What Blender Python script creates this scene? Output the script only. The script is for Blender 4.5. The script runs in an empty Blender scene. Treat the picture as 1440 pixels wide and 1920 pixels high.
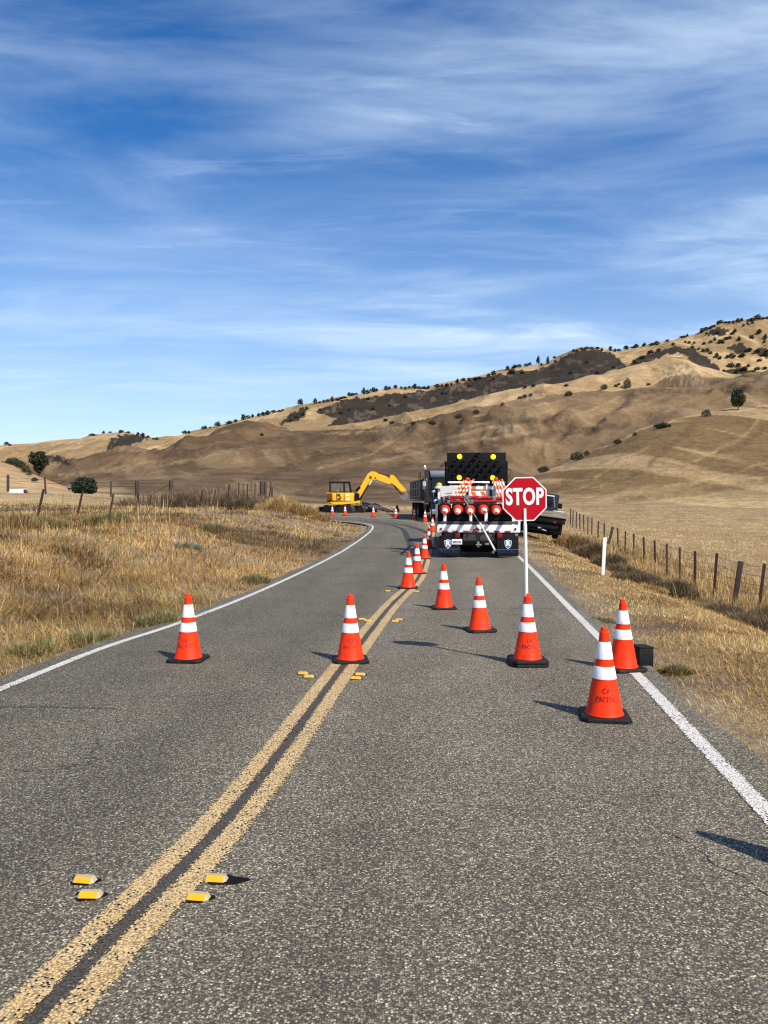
import bpy, bmesh, math, random
import numpy as np
from mathutils import Vector, Matrix
R = math.radians
random.seed(7); rng = np.random.default_rng(11)
scene = bpy.context.scene
COL = scene.collection

# ------------------------------------------------------------------ camera
F = 1442.0; HOR = 940.0; CAMZ = 1.7          # focal length and horizon in pixels of the 1440 x 1920 photograph
cam_d = bpy.data.cameras.new('camera'); cam = bpy.data.objects.new('camera', cam_d); COL.objects.link(cam)
cam.location = (0, 0, CAMZ); cam.rotation_euler = (R(90), 0, 0)
cam_d.sensor_fit = 'VERTICAL'; cam_d.sensor_height = 36; cam_d.lens = F/1920*36
cam_d.shift_y = -(960-HOR)/1920
cam_d.clip_start = 0.05; cam_d.clip_end = 20000
scene.camera = cam
# ------------------------------------------------------------------ sky and sun
SUN_EL, SUN_AZ = 47.0, 137.0                   # azimuth clockwise from +Y (sun behind the camera, to the right)
w = bpy.data.worlds.new('World'); scene.world = w; w.use_nodes = True
nt = w.node_tree; nt.nodes.clear()
def N(tree, typ, **kw):
    n = tree.nodes.new(typ)
    for k, v in kw.items(): setattr(n, k, v)
    return n
out = N(nt, 'ShaderNodeOutputWorld'); bg = N(nt, 'ShaderNodeBackground'); bg.inputs[1].default_value = 0.08
nt.links.new(bg.outputs[0], out.inputs[0])
sky = N(nt, 'ShaderNodeTexSky', sky_type='NISHITA', sun_disc=False, sun_elevation=R(SUN_EL), sun_rotation=R(SUN_AZ),
        air_density=1.0, dust_density=0.5, ozone_density=3.5, altitude=200)
hs = N(nt, 'ShaderNodeHueSaturation'); hs.inputs['Saturation'].default_value = 1.56; hs.inputs['Hue'].default_value = 0.508; hs.inputs['Value'].default_value = 1.38
nt.links.new(sky.outputs[0], hs.inputs['Color'])
tc = N(nt, 'ShaderNodeTexCoord'); sep = N(nt, 'ShaderNodeSeparateXYZ'); nt.links.new(tc.outputs['Generated'], sep.inputs[0])
def M(tree, op, a, b=None, c=None, clamp=False):
    n = tree.nodes.new('ShaderNodeMath'); n.operation = op; n.use_clamp = clamp
    for i, x in enumerate((a, b, c)):
        if x is None: continue
        if isinstance(x, (int, float)): n.inputs[i].default_value = x
        else: tree.links.new(x, n.inputs[i])
    return n.outputs[0]
# cirrus: a thin cloud deck at constant height, direction projected onto it
zz = M(nt, 'MAXIMUM', M(nt, 'ADD', sep.outputs[2], 0.06), 0.02)
px = M(nt, 'DIVIDE', sep.outputs[0], zz); py = M(nt, 'DIVIDE', sep.outputs[1], zz)
def cirrus(rot, sx, sy, scale, detail, rough, dist, off, lo, hi):
    cb = N(nt, 'ShaderNodeCombineXYZ'); nt.links.new(px, cb.inputs[0]); nt.links.new(py, cb.inputs[1])
    mp = N(nt, 'ShaderNodeMapping'); mp.inputs['Rotation'].default_value = (0, 0, R(rot))
    mp.inputs['Scale'].default_value = (sx, sy, 1); mp.inputs['Location'].default_value = off
    nt.links.new(cb.outputs[0], mp.inputs[0])
    nz = N(nt, 'ShaderNodeTexNoise'); nz.inputs['Scale'].default_value = scale; nz.inputs['Detail'].default_value = detail
    nz.inputs['Roughness'].default_value = rough; nz.inputs['Distortion'].default_value = dist
    nt.links.new(mp.outputs[0], nz.inputs['Vector'])
    mr = N(nt, 'ShaderNodeMapRange', interpolation_type='SMOOTHSTEP'); mr.inputs[1].default_value = lo; mr.inputs[2].default_value = hi
    nt.links.new(nz.outputs[0], mr.inputs[0]); return mr.outputs[0]
veil = cirrus(26, 0.8, 1.7, 1.1, 10, 0.58, 0.55, (3.1, 1.7, 0), 0.33, 0.74)
broad = cirrus(30, 0.45, 1.1, 0.75, 4, 0.5, 0.5, (7.3, 4.0, 0), 0.34, 0.62)
wisp = cirrus(-48, 0.8, 3.6, 1.5, 12, 0.62, 0.45, (5.3, 2.2, 0), 0.50, 0.85)
side = N(nt, 'ShaderNodeMapRange', interpolation_type='SMOOTHSTEP'); side.inputs[1].default_value = -0.55; side.inputs[2].default_value = 0.65
nt.links.new(px, side.inputs[0])
cl = M(nt, 'MULTIPLY', veil, M(nt, 'ADD', M(nt, 'MULTIPLY', broad, 0.75), 0.25))
cl = M(nt, 'MULTIPLY', cl, M(nt, 'ADD', M(nt, 'MULTIPLY', side.outputs[0], 0.55), 0.45))
cl = M(nt, 'ADD', cl, M(nt, 'MULTIPLY', wisp, 0.34), clamp=True)
cl = M(nt, 'MULTIPLY', cl, 0.92, clamp=True)
up = N(nt, 'ShaderNodeMapRange'); up.inputs[1].default_value = 0.02; up.inputs[2].default_value = 0.16; up.clamp = True
nt.links.new(sep.outputs[2], up.inputs[0]); cl = M(nt, 'MULTIPLY', cl, up.outputs[0])
hz = N(nt, 'ShaderNodeMapRange', interpolation_type='SMOOTHSTEP'); hz.inputs[1].default_value = .50; hz.inputs[2].default_value = .0; hz.inputs[3].default_value = .0; hz.inputs[4].default_value = .60; hz.clamp = True
nt.links.new(sep.outputs[2], hz.inputs[0])
cl = M(nt, 'SUBTRACT', 1.0, M(nt, 'MULTIPLY', M(nt, 'SUBTRACT', 1.0, cl), M(nt, 'SUBTRACT', 1.0, hz.outputs[0])))
mx = N(nt, 'ShaderNodeMix', data_type='RGBA'); nt.links.new(cl, mx.inputs['Factor'])
nt.links.new(hs.outputs[0], mx.inputs['A']); mx.inputs['B'].default_value = (8.2, 10.0, 12.2, 1)
nt.links.new(mx.outputs['Result'], bg.inputs[0])
sl = bpy.data.lights.new('sun', 'SUN'); sl.energy = 5.0; sl.angle = R(0.53); sl.color = (1.0, 0.93, 0.83)
so = bpy.data.objects.new('sun', sl); COL.objects.link(so)
a, e = R(SUN_AZ), R(SUN_EL)
sdir = Vector((math.sin(a)*math.cos(e), math.cos(a)*math.cos(e), math.sin(e)))   # towards the sun
so.rotation_euler = sdir.to_track_quat('Z', 'Y').to_euler(); so.location = (30, -30, 40)
scene.view_settings.view_transform = 'Standard'; scene.view_settings.look = 'None'
scene.view_settings.exposure = 0.32; scene.view_settings.gamma = 1
scene.cycles.use_denoising = True
scene.cycles.max_bounces = 6; scene.cycles.transparent_max_bounces = 12
try: scene.cycles.filter_width = 1.2
except Exception: pass

# ------------------------------------------------------------------ tagging
def tag(o, label=None, cat=None, group=None, kind=None):
    if label: o['label'] = label
    if cat: o['category'] = cat
    if group: o['group'] = group
    if kind: o['kind'] = kind
    return o
def empty(name, loc=(0, 0, 0), rot=(0, 0, 0), label=None, cat=None, group=None):
    o = bpy.data.objects.new(name, None); COL.objects.link(o)
    o.location = loc; o.rotation_euler = rot; o.empty_display_size = 0.2
    return tag(o, label, cat, group)
def copy_tree(o, parent=None):
    c = o.copy(); COL.objects.link(c)
    if parent is not None: c.parent = parent
    for ch in list(o.children): copy_tree(ch, c)
    return c

# ------------------------------------------------------------------ materials
def mat(name, col, rough=0.6, metal=0.0, var=0.12, scale=6.0, bump=0.0, bscale=60, emit=None, spec=0.5, dirt=None):
    m = bpy.data.materials.new(name); m.use_nodes = True; t = m.node_tree; b = t.nodes['Principled BSDF']
    b.inputs['Roughness'].default_value = rough; b.inputs['Metallic'].default_value = metal
    b.inputs['Specular IOR Level'].default_value = spec
    tc0 = N(t, 'ShaderNodeTexCoord'); oi = N(t, 'ShaderNodeObjectInfo'); sh = N(t, 'ShaderNodeVectorMath', operation='ADD'); t.links.new(tc0.outputs['Object'], sh.inputs[0]); t.links.new(M(t, 'MULTIPLY', oi.outputs['Random'], 37.0), sh.inputs[1])
    class tcn: outputs = {'Object': sh.outputs[0]}
    nz = N(t, 'ShaderNodeTexNoise'); nz.inputs['Scale'].default_value = scale; nz.inputs['Detail'].default_value = 5
    t.links.new(tcn.outputs['Object'], nz.inputs['Vector'])
    mxn = N(t, 'ShaderNodeMix', data_type='RGBA'); t.links.new(nz.outputs[0], mxn.inputs['Factor'])
    mxn.inputs['A'].default_value = (*[c*(1-var) for c in col], 1); mxn.inputs['B'].default_value = (*[min(1, c*(1+var)) for c in col], 1)
    last = mxn.outputs['Result']
    if dirt:
        n2 = N(t, 'ShaderNodeTexNoise'); n2.inputs['Scale'].default_value = dirt[1]; n2.inputs['Detail'].default_value = 8; n2.inputs['Roughness'].default_value = .7
        t.links.new(tcn.outputs['Object'], n2.inputs['Vector'])
        mr = N(t, 'ShaderNodeMapRange', interpolation_type='SMOOTHSTEP'); mr.inputs[1].default_value = dirt[2]; mr.inputs[2].default_value = dirt[2]+.12; mr.inputs[4].default_value = dirt[3]
        t.links.new(n2.outputs[0], mr.inputs[0])
        m3 = N(t, 'ShaderNodeMix', data_type='RGBA'); t.links.new(mr.outputs[0], m3.inputs['Factor']); t.links.new(last, m3.inputs['A'])
        m3.inputs['B'].default_value = (*dirt[0], 1); last = m3.outputs['Result']
    t.links.new(last, b.inputs['Base Color'])
    if bump:
        n3 = N(t, 'ShaderNodeTexNoise'); n3.inputs['Scale'].default_value = bscale; n3.inputs['Detail'].default_value = 4
        t.links.new(tcn.outputs['Object'], n3.inputs['Vector'])
        bp = N(t, 'ShaderNodeBump'); bp.inputs['Strength'].default_value = bump; bp.inputs['Distance'].default_value = .01
        t.links.new(n3.outputs[0], bp.inputs['Height']); t.links.new(bp.outputs[0], b.inputs['Normal'])
    if emit:
        b.inputs['Emission Color'].default_value = (*emit[0], 1); b.inputs['Emission Strength'].default_value = emit[1]
    return m
MT = {}
MT['orange'] = mat('cone_orange', (1.0, 0.036, 0.002), 0.5, spec=.2, var=.10, scale=4, bump=.08, bscale=25, dirt=((.20, .03, .02), 8, .52, .65))
MT['orange_dirty'] = mat('cone_orange_dirty', (0.90, 0.042, 0.004), 0.55, spec=.2, var=.14, scale=5, bump=.1, bscale=25, dirt=((.16, .03, .02), 7, .54, .75))
MT['collar'] = mat('reflective_white', (0.82, 0.81, 0.80), 0.35, var=.07, scale=8, bump=.15, bscale=14, dirt=((.38, .36, .33), 12, .55, .65))
MT['collar_dirty'] = mat('reflective_white_scuffed', (0.76, 0.73, 0.66), 0.4, var=.1, scale=8, bump=.2, bscale=14, dirt=((.28, .25, .22), 9, .56, .8))
MT['rubber'] = mat('black_rubber', (0.010, 0.010, 0.010), 0.6, spec=.2, var=.3, scale=9, bump=.25, bscale=40, dirt=((.07, .065, .055), 14, .58, .6))
MT['ink'] = mat('stencil_ink', (0.13, 0.014, 0.008), 0.6, var=.4, scale=60, dirt=((.75, .035, .004), 45, .50, .8))
MT['red_sign'] = mat('sign_red', (0.44, 0.002, 0.010), 0.5, spec=.2, var=.10, scale=7, dirt=((.56, .05, .06), 6, .60, .5))
MT['white_sign'] = mat('sign_white', (0.82, 0.80, 0.76), 0.4, var=.04)
MT['pvc'] = mat('white_pvc', (0.80, 0.78, 0.72), 0.4, var=.06, dirt=((.5, .47, .40), 9, .62, .5))
MT['black'] = mat('black_paint', (0.006, 0.006, 0.007), 0.55, spec=.15, var=.3, dirt=((.03, .028, .024), 7, .58, .6))
MT['flap'] = mat('mud_flap_rubber', (0.009, 0.010, 0.012), 0.6, spec=.15, var=.25, dirt=((.05, .046, .04), 5, .56, .5))
MT['tyre'] = mat('tyre_rubber', (0.010, 0.010, 0.010), 0.8, spec=.15, var=.3, bump=.3, bscale=30)
MT['steel'] = mat('grey_steel', (0.24, 0.235, 0.225), 0.5, .5, var=.15, dirt=((.12, .10, .08), 8, .55, .6))
MT['chrome'] = mat('chrome', (0.75, 0.75, 0.75), 0.15, 1.0, var=.05)
MT['white_paint'] = mat('white_truck_paint', (0.80, 0.80, 0.78), 0.35, var=.05, dirt=((.45, .42, .36), 6, .64, .5))
MT['grey_panel'] = mat('grey_panel', (0.045, 0.044, 0.042), 0.55, var=.15)
MT['lamp_red'] = mat('red_lens', (0.22, 0.004, 0.006), 0.25, var=.2)
MT['tape_red'] = mat('tape_red', (0.35, 0.01, 0.02), 0.35)
MT['stand_red'] = mat('sign_stand_red', (0.52, 0.018, 0.014), 0.4, var=.2, dirt=((.75, .22, .2), 14, .60, .5))
MT['board_black'] = mat('arrow_board_black', (0.009, 0.009, 0.010), 0.6, spec=.12, var=.15)
MT['amber_on'] = mat('amber_lamp', (0.9, 0.62, 0.02), 0.3, emit=((1.0, 0.80, 0.0), 0.9))
MT['amber'] = mat('amber_lens', (0.85, 0.50, 0.02), 0.25)
MT['lamp_off'] = mat('unlit_lamp', (0.05, 0.045, 0.035), 0.2)
MT['blue'] = mat('blue_truck_paint', (0.003, 0.008, 0.020), 0.45, var=.1, spec=.2, dirt=((.05, .05, .055), 6, .62, .4))
MT['bluelite'] = mat('blue_visor', (0.015, 0.028, 0.055), 0.35)
MT['bluebin'] = mat('blue_plastic', (0.01, 0.07, 0.30), 0.4)
MT['glass'] = mat('dark_glass', (0.006, 0.012, 0.014), 0.08, spec=.25)
MT['cabglass'] = mat('cab_glass_grey', (0.04, 0.038, 0.034), 0.15, spec=.3)
MT['greybody'] = mat('dump_body_grey', (0.085, 0.082, 0.082), 0.55, var=.2, scale=3, dirt=((.17, .14, .11), 4, .55, .5))
MT['yellow'] = mat('excavator_yellow', (0.86, 0.46, 0.018), 0.45, spec=.3, var=.06, dirt=((.5, .28, .06), 4, .60, .5))
MT['maroon'] = mat('brown_decal', (0.13, 0.035, 0.012), 0.5)
MT['track'] = mat('steel_track', (0.040, 0.037, 0.032), 0.7, .3, var=.3, bump=.3, dirt=((.10, .075, .05), 5, .55, .5))
MT['wood'] = mat('weathered_wood', (0.27, 0.215, 0.165), 0.8, var=.25, scale=12, bump=.3)
MT['darkwood'] = mat('old_fence_wood', (0.048, 0.030, 0.022), 0.85, var=.35, scale=18, bump=.5)
MT['rust'] = mat('rusty_steel_post', (0.038, 0.014, 0.011), 0.8, var=.35, scale=20, bump=.3)
MT['wire'] = mat('rusty_wire', (0.075, 0.050, 0.038), 0.6, .3)
MT['hivis'] = mat('hi_vis_lime', (0.55, 0.85, 0.10), 0.6)
MT['skin'] = mat('skin', (0.42, 0.24, 0.16), 0.6)
MT['denim'] = mat('dark_cloth', (0.04, 0.045, 0.06), 0.8)
MT['sticker_orange'] = mat('reflective_orange', (0.85, 0.16, 0.015), 0.4)
MT['crest_blue'] = mat('crest_blue', (0.06, 0.17, 0.36), 0.5)
MT['crest_text'] = mat('dark_blue_lettering', (0.010, 0.028, 0.10), 0.5)
MT['asph_rubble'] = mat('broken_asphalt', (0.045, 0.043, 0.040), 0.9, var=.4, scale=3, bump=.6, bscale=12)
MT['dirt'] = mat('dug_earth', (0.17, 0.12, 0.08), 0.95, var=.35, scale=2, bump=.6, bscale=8)
MT['marker_white'] = mat('marker_body', (0.42, 0.33, 0.19), 0.5, var=.1)
MT['marker_lens'] = mat('marker_lens_amber', (0.95, 0.36, 0.010), 0.25, var=.06)
MT['tar'] = mat('bitumen_pad', (0.007, 0.007, 0.007), 0.7, spec=.1, var=.2)

# ------------------------------------------------------------------ mesh builder
class MB:
    def __init__(s): s.v = []; s.f = []; s.m = Matrix.Identity(4)
    def add(s, vs, fs):
        o = len(s.v); s.v += [tuple(s.m @ Vector(p)) for p in vs]; s.f += [tuple(o+i for i in f) for f in fs]; return s
    def bm(s, b):
        b.verts.ensure_lookup_table(); b.verts.index_update()
        s.add([v.co[:] for v in b.verts], [[v.index for v in f.verts] for f in b.faces]); b.free(); return s
    def box(s, x0, x1, y0, y1, z0, z1, bev=0.0):
        b = bmesh.new(); bmesh.ops.create_cube(b, size=1)
        for v in b.verts: v.co = Vector(((x0+x1)/2+v.co.x*(x1-x0), (y0+y1)/2+v.co.y*(y1-y0), (z0+z1)/2+v.co.z*(z1-z0)))
        if bev: bmesh.ops.bevel(b, geom=b.edges[:], offset=bev, segments=2, affect='EDGES', profile=.6)
        return s.bm(b)
    def lathe(s, prof, n=24, c=(0, 0, 0), axis='Z', cap=True):
        vs = []; fs = []
        for r, z in prof:
            for i in range(n):
                t = 2*math.pi*i/n; p = (r*math.cos(t), r*math.sin(t), z)
                if axis == 'X': p = (p[2], p[0], p[1])
                if axis == 'Y': p = (p[0], p[2], p[1])
                vs.append((p[0]+c[0], p[1]+c[1], p[2]+c[2]))
        for k in range(len(prof)-1):
            for i in range(n):
                j = (i+1) % n; q = (k*n+i, k*n+j, (k+1)*n+j, (k+1)*n+i)
                fs.append(q if axis != 'Y' else q[::-1])
        if cap:
            lo = tuple(range(n)); hi = tuple((len(prof)-1)*n+i for i in range(n))
            fs.append(lo[::-1] if axis != 'Y' else lo); fs.append(hi if axis != 'Y' else hi[::-1])
        return s.add(vs, fs)
    def tube(s, pts, r, n=8, r2=None):
        pts = [Vector(p) for p in pts]; vs = []; fs = []; L = len(pts)
        for k, p in enumerate(pts):
            d = (pts[min(k+1, L-1)]-pts[max(k-1, 0)]).normalized()
            a_ = d.orthogonal().normalized() if abs(d.z) > .99 else d.cross(Vector((0, 0, 1))).normalized(); b_ = d.cross(a_)
            rr = r if r2 is None else r+(r2-r)*k/(L-1)
            for i in range(n):
                t = 2*math.pi*i/n; vs.append(p+a_*rr*math.cos(t)+b_*rr*math.sin(t))
        for k in range(L-1):
            for i in range(n):
                j = (i+1) % n; fs.append((k*n+i, k*n+j, (k+1)*n+j, (k+1)*n+i))
        fs.append(tuple(range(n))[::-1]); fs.append(tuple((L-1)*n+i for i in range(n)))
        return s.add(vs, fs)
    def bar(s, p, q, w_, h_, upv=(0, 0, 1)):
        p, q = Vector(p), Vector(q); d = (q-p).normalized(); u_ = Vector(upv)
        if abs(d.dot(u_)) > .98: u_ = Vector((1, 0, 0))
        a_ = d.cross(u_).normalized()*w_/2; b_ = a_.normalized().cross(d).normalized()*h_/2
        vs = [p-a_-b_, p+a_-b_, p+a_+b_, p-a_+b_, q-a_-b_, q+a_-b_, q+a_+b_, q-a_+b_]
        return s.add(vs, [(0, 1, 2, 3), (7, 6, 5, 4), (0, 4, 5, 1), (1, 5, 6, 2), (2, 6, 7, 3), (3, 7, 4, 0)])
    def prism(s, pts, y0, y1):         # outline in x-z, extruded along y
        n = len(pts); vs = [(x, y0, z) for x, z in pts]+[(x, y1, z) for x, z in pts]
        return s.add(vs, [tuple(range(n)), tuple(range(2*n-1, n-1, -1))]+[(i, i+n, (i+1) % n+n, (i+1) % n) for i in range(n)])
    def prism_x(s, pts, x0, x1):       # outline in y-z, extruded along x
        n = len(pts); vs = [(x0, y, z) for y, z in pts]+[(x1, y, z) for y, z in pts]
        return s.add(vs, [tuple(range(n)), tuple(range(2*n-1, n-1, -1))]+[(i, i+n, (i+1) % n+n, (i+1) % n) for i in range(n)])
    def mesh(s, name, m, smooth=True, ang=35):
        me = bpy.data.meshes.new(name); me.from_pydata([tuple(v) for v in s.v], [], s.f); me.materials.append(m if not isinstance(m, str) else MT[m])
        b = bmesh.new(); b.from_mesh(me); bmesh.ops.recalc_face_normals(b, faces=b.faces); b.to_mesh(me); b.free()
        if smooth:
            me.shade_smooth(); me.set_sharp_from_angle(angle=R(ang))
        return me
    def build(s, name, m, parent=None, loc=None, rot=None, smooth=True):
        o = bpy.data.objects.new(name, s.mesh(name, m, smooth)); COL.objects.link(o)
        if parent is not None: o.parent = parent
        if loc is not None: o.location = loc
        if rot is not None: o.rotation_euler = rot
        return o
def text_geo(s, size, xs=1.0, offset=0.0, extrude=0.0, spacing=1.0):
    c = bpy.data.curves.new('lettering', 'FONT'); c.body = s; c.size = size; c.offset = offset; c.extrude = extrude
    c.align_x = 'CENTER'; c.align_y = 'CENTER'; c.space_character = spacing; c.resolution_u = 4; c.fill_mode = 'BOTH' if extrude else 'FRONT'
    o = bpy.data.objects.new('lettering', c); COL.objects.link(o); dg = bpy.context.evaluated_depsgraph_get()
    me = bpy.data.meshes.new_from_object(o.evaluated_get(dg)); bpy.data.objects.remove(o)
    vs = [(v.co.x*xs, v.co.y, v.co.z) for v in me.vertices]; fs = [tuple(p.vertices) for p in me.polygons]
    bpy.data.meshes.remove(me); bpy.data.curves.remove(c)
    return vs, fs

# ------------------------------------------------------------------ value noise
_tab = np.random.default_rng(5).random((256, 256))
def vnoise(x, y, s=1.0, seed=0):
    x = np.asarray(x, float)/s+seed*17.3; y = np.asarray(y, float)/s+seed*41.7
    xi = np.floor(x).astype(int); yi = np.floor(y).astype(int); fx = x-xi; fy = y-yi
    fx = fx*fx*fx*(fx*(fx*6-15)+10); fy = fy*fy*fy*(fy*(fy*6-15)+10)
    g = lambda i, j: _tab[i & 255, j & 255]
    return (g(xi, yi)*(1-fx)+g(xi+1, yi)*fx)*(1-fy)+(g(xi, yi+1)*(1-fx)+g(xi+1, yi+1)*fx)*fy
def fbm(x, y, s=1.0, o=4, seed=0, g=.5):
    t = 0; a_ = 1; n = 0
    for k in range(o): t = t+a_*vnoise(x, y, s/2**k, seed+k*3); n += a_; a_ *= g
    return t/n
def ss(t): t = np.clip(t, 0, 1); return t*t*(3-2*t)
def tab(x, pts): return np.interp(x, [p[0] for p in pts], [p[1] for p in pts])

# ------------------------------------------------------------------ road course (metres, X right, Y away from the camera)
def smooth_line(P, n=14):
    P = [Vector((p[0], p[1], 0)) for p in P]; o = []
    for i in range(len(P)-1):
        a0 = P[max(i-1, 0)]; a1 = P[i]; a2 = P[i+1]; a3 = P[min(i+2, len(P)-1)]
        for k in range(n):
            t = k/n; o.append((a1*2+(a2-a0)*t+(a0*2-a1*5+a2*4-a3)*t*t+(a1*3-a0-a2*3+a3)*t**3)*.5)
    o.append(P[-1]); return np.array([(p.x, p.y) for p in o])
LEFT = smooth_line([(-8.6, -40), (-5.2, -8), (-4.30, 0), (-3.78, 4), (-3.47, 6.94), (-3.25, 8.91), (-2.85, 10.8), (-2.36, 14.4), (-1.87, 19.7), (-1.36, 26.4),
                    (-.92, 32.5), (-.60, 38.5), (-.72, 42.0), (-1.6, 44.6), (-3.6, 46.6), (-8, 48.9), (-16, 51.5), (-60, 62), (-110, 75)])
CENT = smooth_line([(-5.3, -40), (-2.35, -8), (-1.50, 0), (-1.14, 2.55), (-.80, 4.38), (-.42, 7.9), (.08, 12.26), (.44, 14.7), (.74, 16.9), (1.05, 20.5), (1.55, 27),
                    (2.15, 35), (2.45, 40), (2.50, 44), (2.0, 47.2), (.6, 49.5), (-2, 51.3), (-6, 53), (-16, 56), (-60, 66.5), (-110, 79.5)])
RIGHT = smooth_line([(-2.3, -40), (.6, -8), (1.5, 0), (2.08, 4.16), (2.20, 5.2), (2.46, 7.4), (2.68, 9.6), (3.1, 13.6), (3.66, 18.9), (4.1, 23.3), (4.65, 30),
                     (5.2, 37), (5.35, 43), (5.0, 48.5), (3.6, 52.8), (0.5, 56.2), (-5, 58.4), (-16, 61), (-60, 71), (-110, 84)])
def offset_line(P, d):
    T = np.gradient(P, axis=0); T /= np.linalg.norm(T, axis=1)[:, None]
    return P+np.stack([T[:, 1], -T[:, 0]], 1)*d
PAVL = offset_line(LEFT, -.26); PAVR = offset_line(RIGHT, .21)
def dist_line(X, Y, P):
    X = np.asarray(X, float).ravel(); Y = np.asarray(Y, float).ravel(); best = np.full(X.shape, 1e9); side = np.zeros(X.shape)
    Q = P[::2] if len(P) > 60 else P
    for i in range(len(Q)-1):
        ax, ay = Q[i]; dx, dy = Q[i+1]-Q[i]; L2 = dx*dx+dy*dy
        t = np.clip(((X-ax)*dx+(Y-ay)*dy)/L2, 0, 1); ex = X-ax-t*dx; ey = Y-ay-t*dy; d = ex*ex+ey*ey
        m = d < best; best = np.where(m, d, best); side = np.where(m, dx*ey-dy*ex, side)
    return np.sqrt(best), side      # side > 0: to the left of the direction of travel
def zroad(Y):
    Y = np.asarray(Y, float)
    return tab(Y, [(-400, -.4), (-40, 0), (22, 0), (26, .015), (30, .09), (35, .2), (40, .33), (45, .48), (50, .63), (55, .78), (60, .90), (66, .96), (80, 1.0)])
def Hn(X, Y):
    X = np.asarray(X, float); Y = np.asarray(Y, float); shp = np.broadcast(X, Y).shape
    X = np.broadcast_to(X, shp).ravel(); Y = np.broadcast_to(Y, shp).ravel()
    dl, sl_ = dist_line(X, Y, PAVL); dr, sr_ = dist_line(X, Y, PAVR)
    eL = np.where(sl_ > 0, dl, 0); eR = np.where(sr_ <= 0, dr, 0)
    z = zroad(Y)
    rise = tab(Y, [(0, .9), (25, .92), (33, .85), (40, .95), (48, 1.02), (60, .9)])
    zl = ss((eL-.2)/6.4)*rise*1.06+.014*np.clip(eL-9, 0, 60)
    w_ = ss((X-3)/6.0); drop = ss((eR-.15)/5.6)*1.5*w_
    n = (fbm(X, Y, 2.2, 4, 2)-.5)*.22*np.clip((eL+eR-.1)/1.2, 0, 1)+(fbm(X, Y, 9, 3, 5)-.5)*.35*np.clip((eL+eR-.5)/5, 0, 1)
    lip = -.06*np.clip((eL+eR)/.25, 0, 1)
    onroad = (eL <= 0) & (eR <= 0)
    z = z+zl-drop+n+lip-np.where(onroad, .10, 0)
    z = z-.02
    return z.reshape(shp)
NG_L, NG_R = 640000, 460000
# ------------------------------------------------------------------ hills: crest and valley lines (picture bearing u, depth D, rising to v)
def zpx(v, D): return CAMZ+(HOR-v)/F*D
T_v1 = [(-3000, 925), (-400, 925), (0, 922), (140, 925), (300, 931), (600, 946), (760, 950), (1000, 950), (1440, 952), (3000, 952)]
T_D2 = [(-3000, 230), (0, 230), (140, 240), (600, 300), (1000, 300), (1440, 420), (2000, 520), (4000, 600)]
T_v2 = [(-3000, 780), (-400, 800), (-100, 842), (0, 866), (25, 873), (50, 884), (100, 904), (145, 921), (300, 926), (600, 934), (900, 920), (1000, 891), (1060, 869), (1120, 842),
        (1200, 805), (1250, 790), (1300, 779), (1370, 768), (1440, 762), (1800, 720), (3000, 680)]
T_vC = [(-3000, 900), (-100, 898), (85, 889), (140, 880), (200, 868), (300, 845), (370, 826), (450, 813), (560, 808), (680, 806), (760, 802), (800, 796), (880, 777), (940, 765), (1000, 757),
        (1060, 747), (1180, 730), (1250, 726), (1330, 727), (1440, 702), (1800, 660), (3000, 640)]
T_vD = [(-3000, 890), (90, 890), (150, 878), (200, 864), (300, 842), (380, 822), (450, 811), (540, 805), (600, 803), (640, 799), (690, 791), (740, 786), (800, 770), (860, 757), (920, 742), (960, 736), (1010, 729),
        (1060, 721), (1100, 711), (1140, 701), (1180, 689), (1220, 679), (1260, 672), (1290, 677), (1320, 692), (1350, 700), (1400, 712), (1440, 716), (1800, 700), (3000, 690)]
T_vE = [(-3000, 850), (-200, 842), (0, 836), (30, 833), (60, 832), (85, 829), (110, 825), (150, 823), (170, 817), (200, 813), (240, 812), (262, 818), (290, 824), (320, 820), (350, 815), (380, 806), (410, 799), (450, 789),
        (480, 782), (520, 772), (560, 761), (590, 756), (620, 748), (640, 744), (660, 744), (700, 734), (760, 729), (800, 728), (830, 721), (860, 715), (900, 707), (950, 694), (985, 688), (1010, 685), (1030, 680), (1050, 668),
        (1070, 660), (1085, 655), (1120, 653), (1140, 658), (1160, 663), (1190, 658), (1220, 650), (1260, 641), (1300, 633), (1320, 621), (1340, 611), (1370, 605), (1400, 601), (1440, 596), (1800, 570), (3000, 560)]
def profile(u):
    D2 = tab(u, T_D2); v2 = tab(u, T_v2); vC = tab(u, T_vC); vD = tab(u, T_vD); vE = tab(u, T_vE); v1 = tab(u, T_v1)
    cover = np.maximum(ss((u-930)/100), ss((150-u)/60))          # where the near hills stand in front
    v3 = (v2+14)*cover+(v2*.66+vC*.34)*(1-cover)
    Ds = [np.full_like(u, 75.), np.full_like(u, 150.), D2, D2+.38*(800-D2), np.full_like(u, 800.), np.full_like(u, 960.), np.full_like(u, 1200.), np.full_like(u, 1430.), np.full_like(u, 2000.), np.full_like(u, 2700.)]
    v5 = np.maximum(vC, vD)+9; v7 = vD+10
    z0 = Hn((u-720)/F*75, np.full_like(u, 75.))
    Zs = [z0, zpx(v1, Ds[1]), zpx(v2, D2), zpx(v3, Ds[3]), zpx(vC, Ds[4]), zpx(v5, Ds[5]), zpx(vD, Ds[6]), zpx(v7, Ds[7]), zpx(vE, Ds[8]), zpx(vE+60, Ds[9])]
    return np.array(Ds), np.array(Zs)
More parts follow.
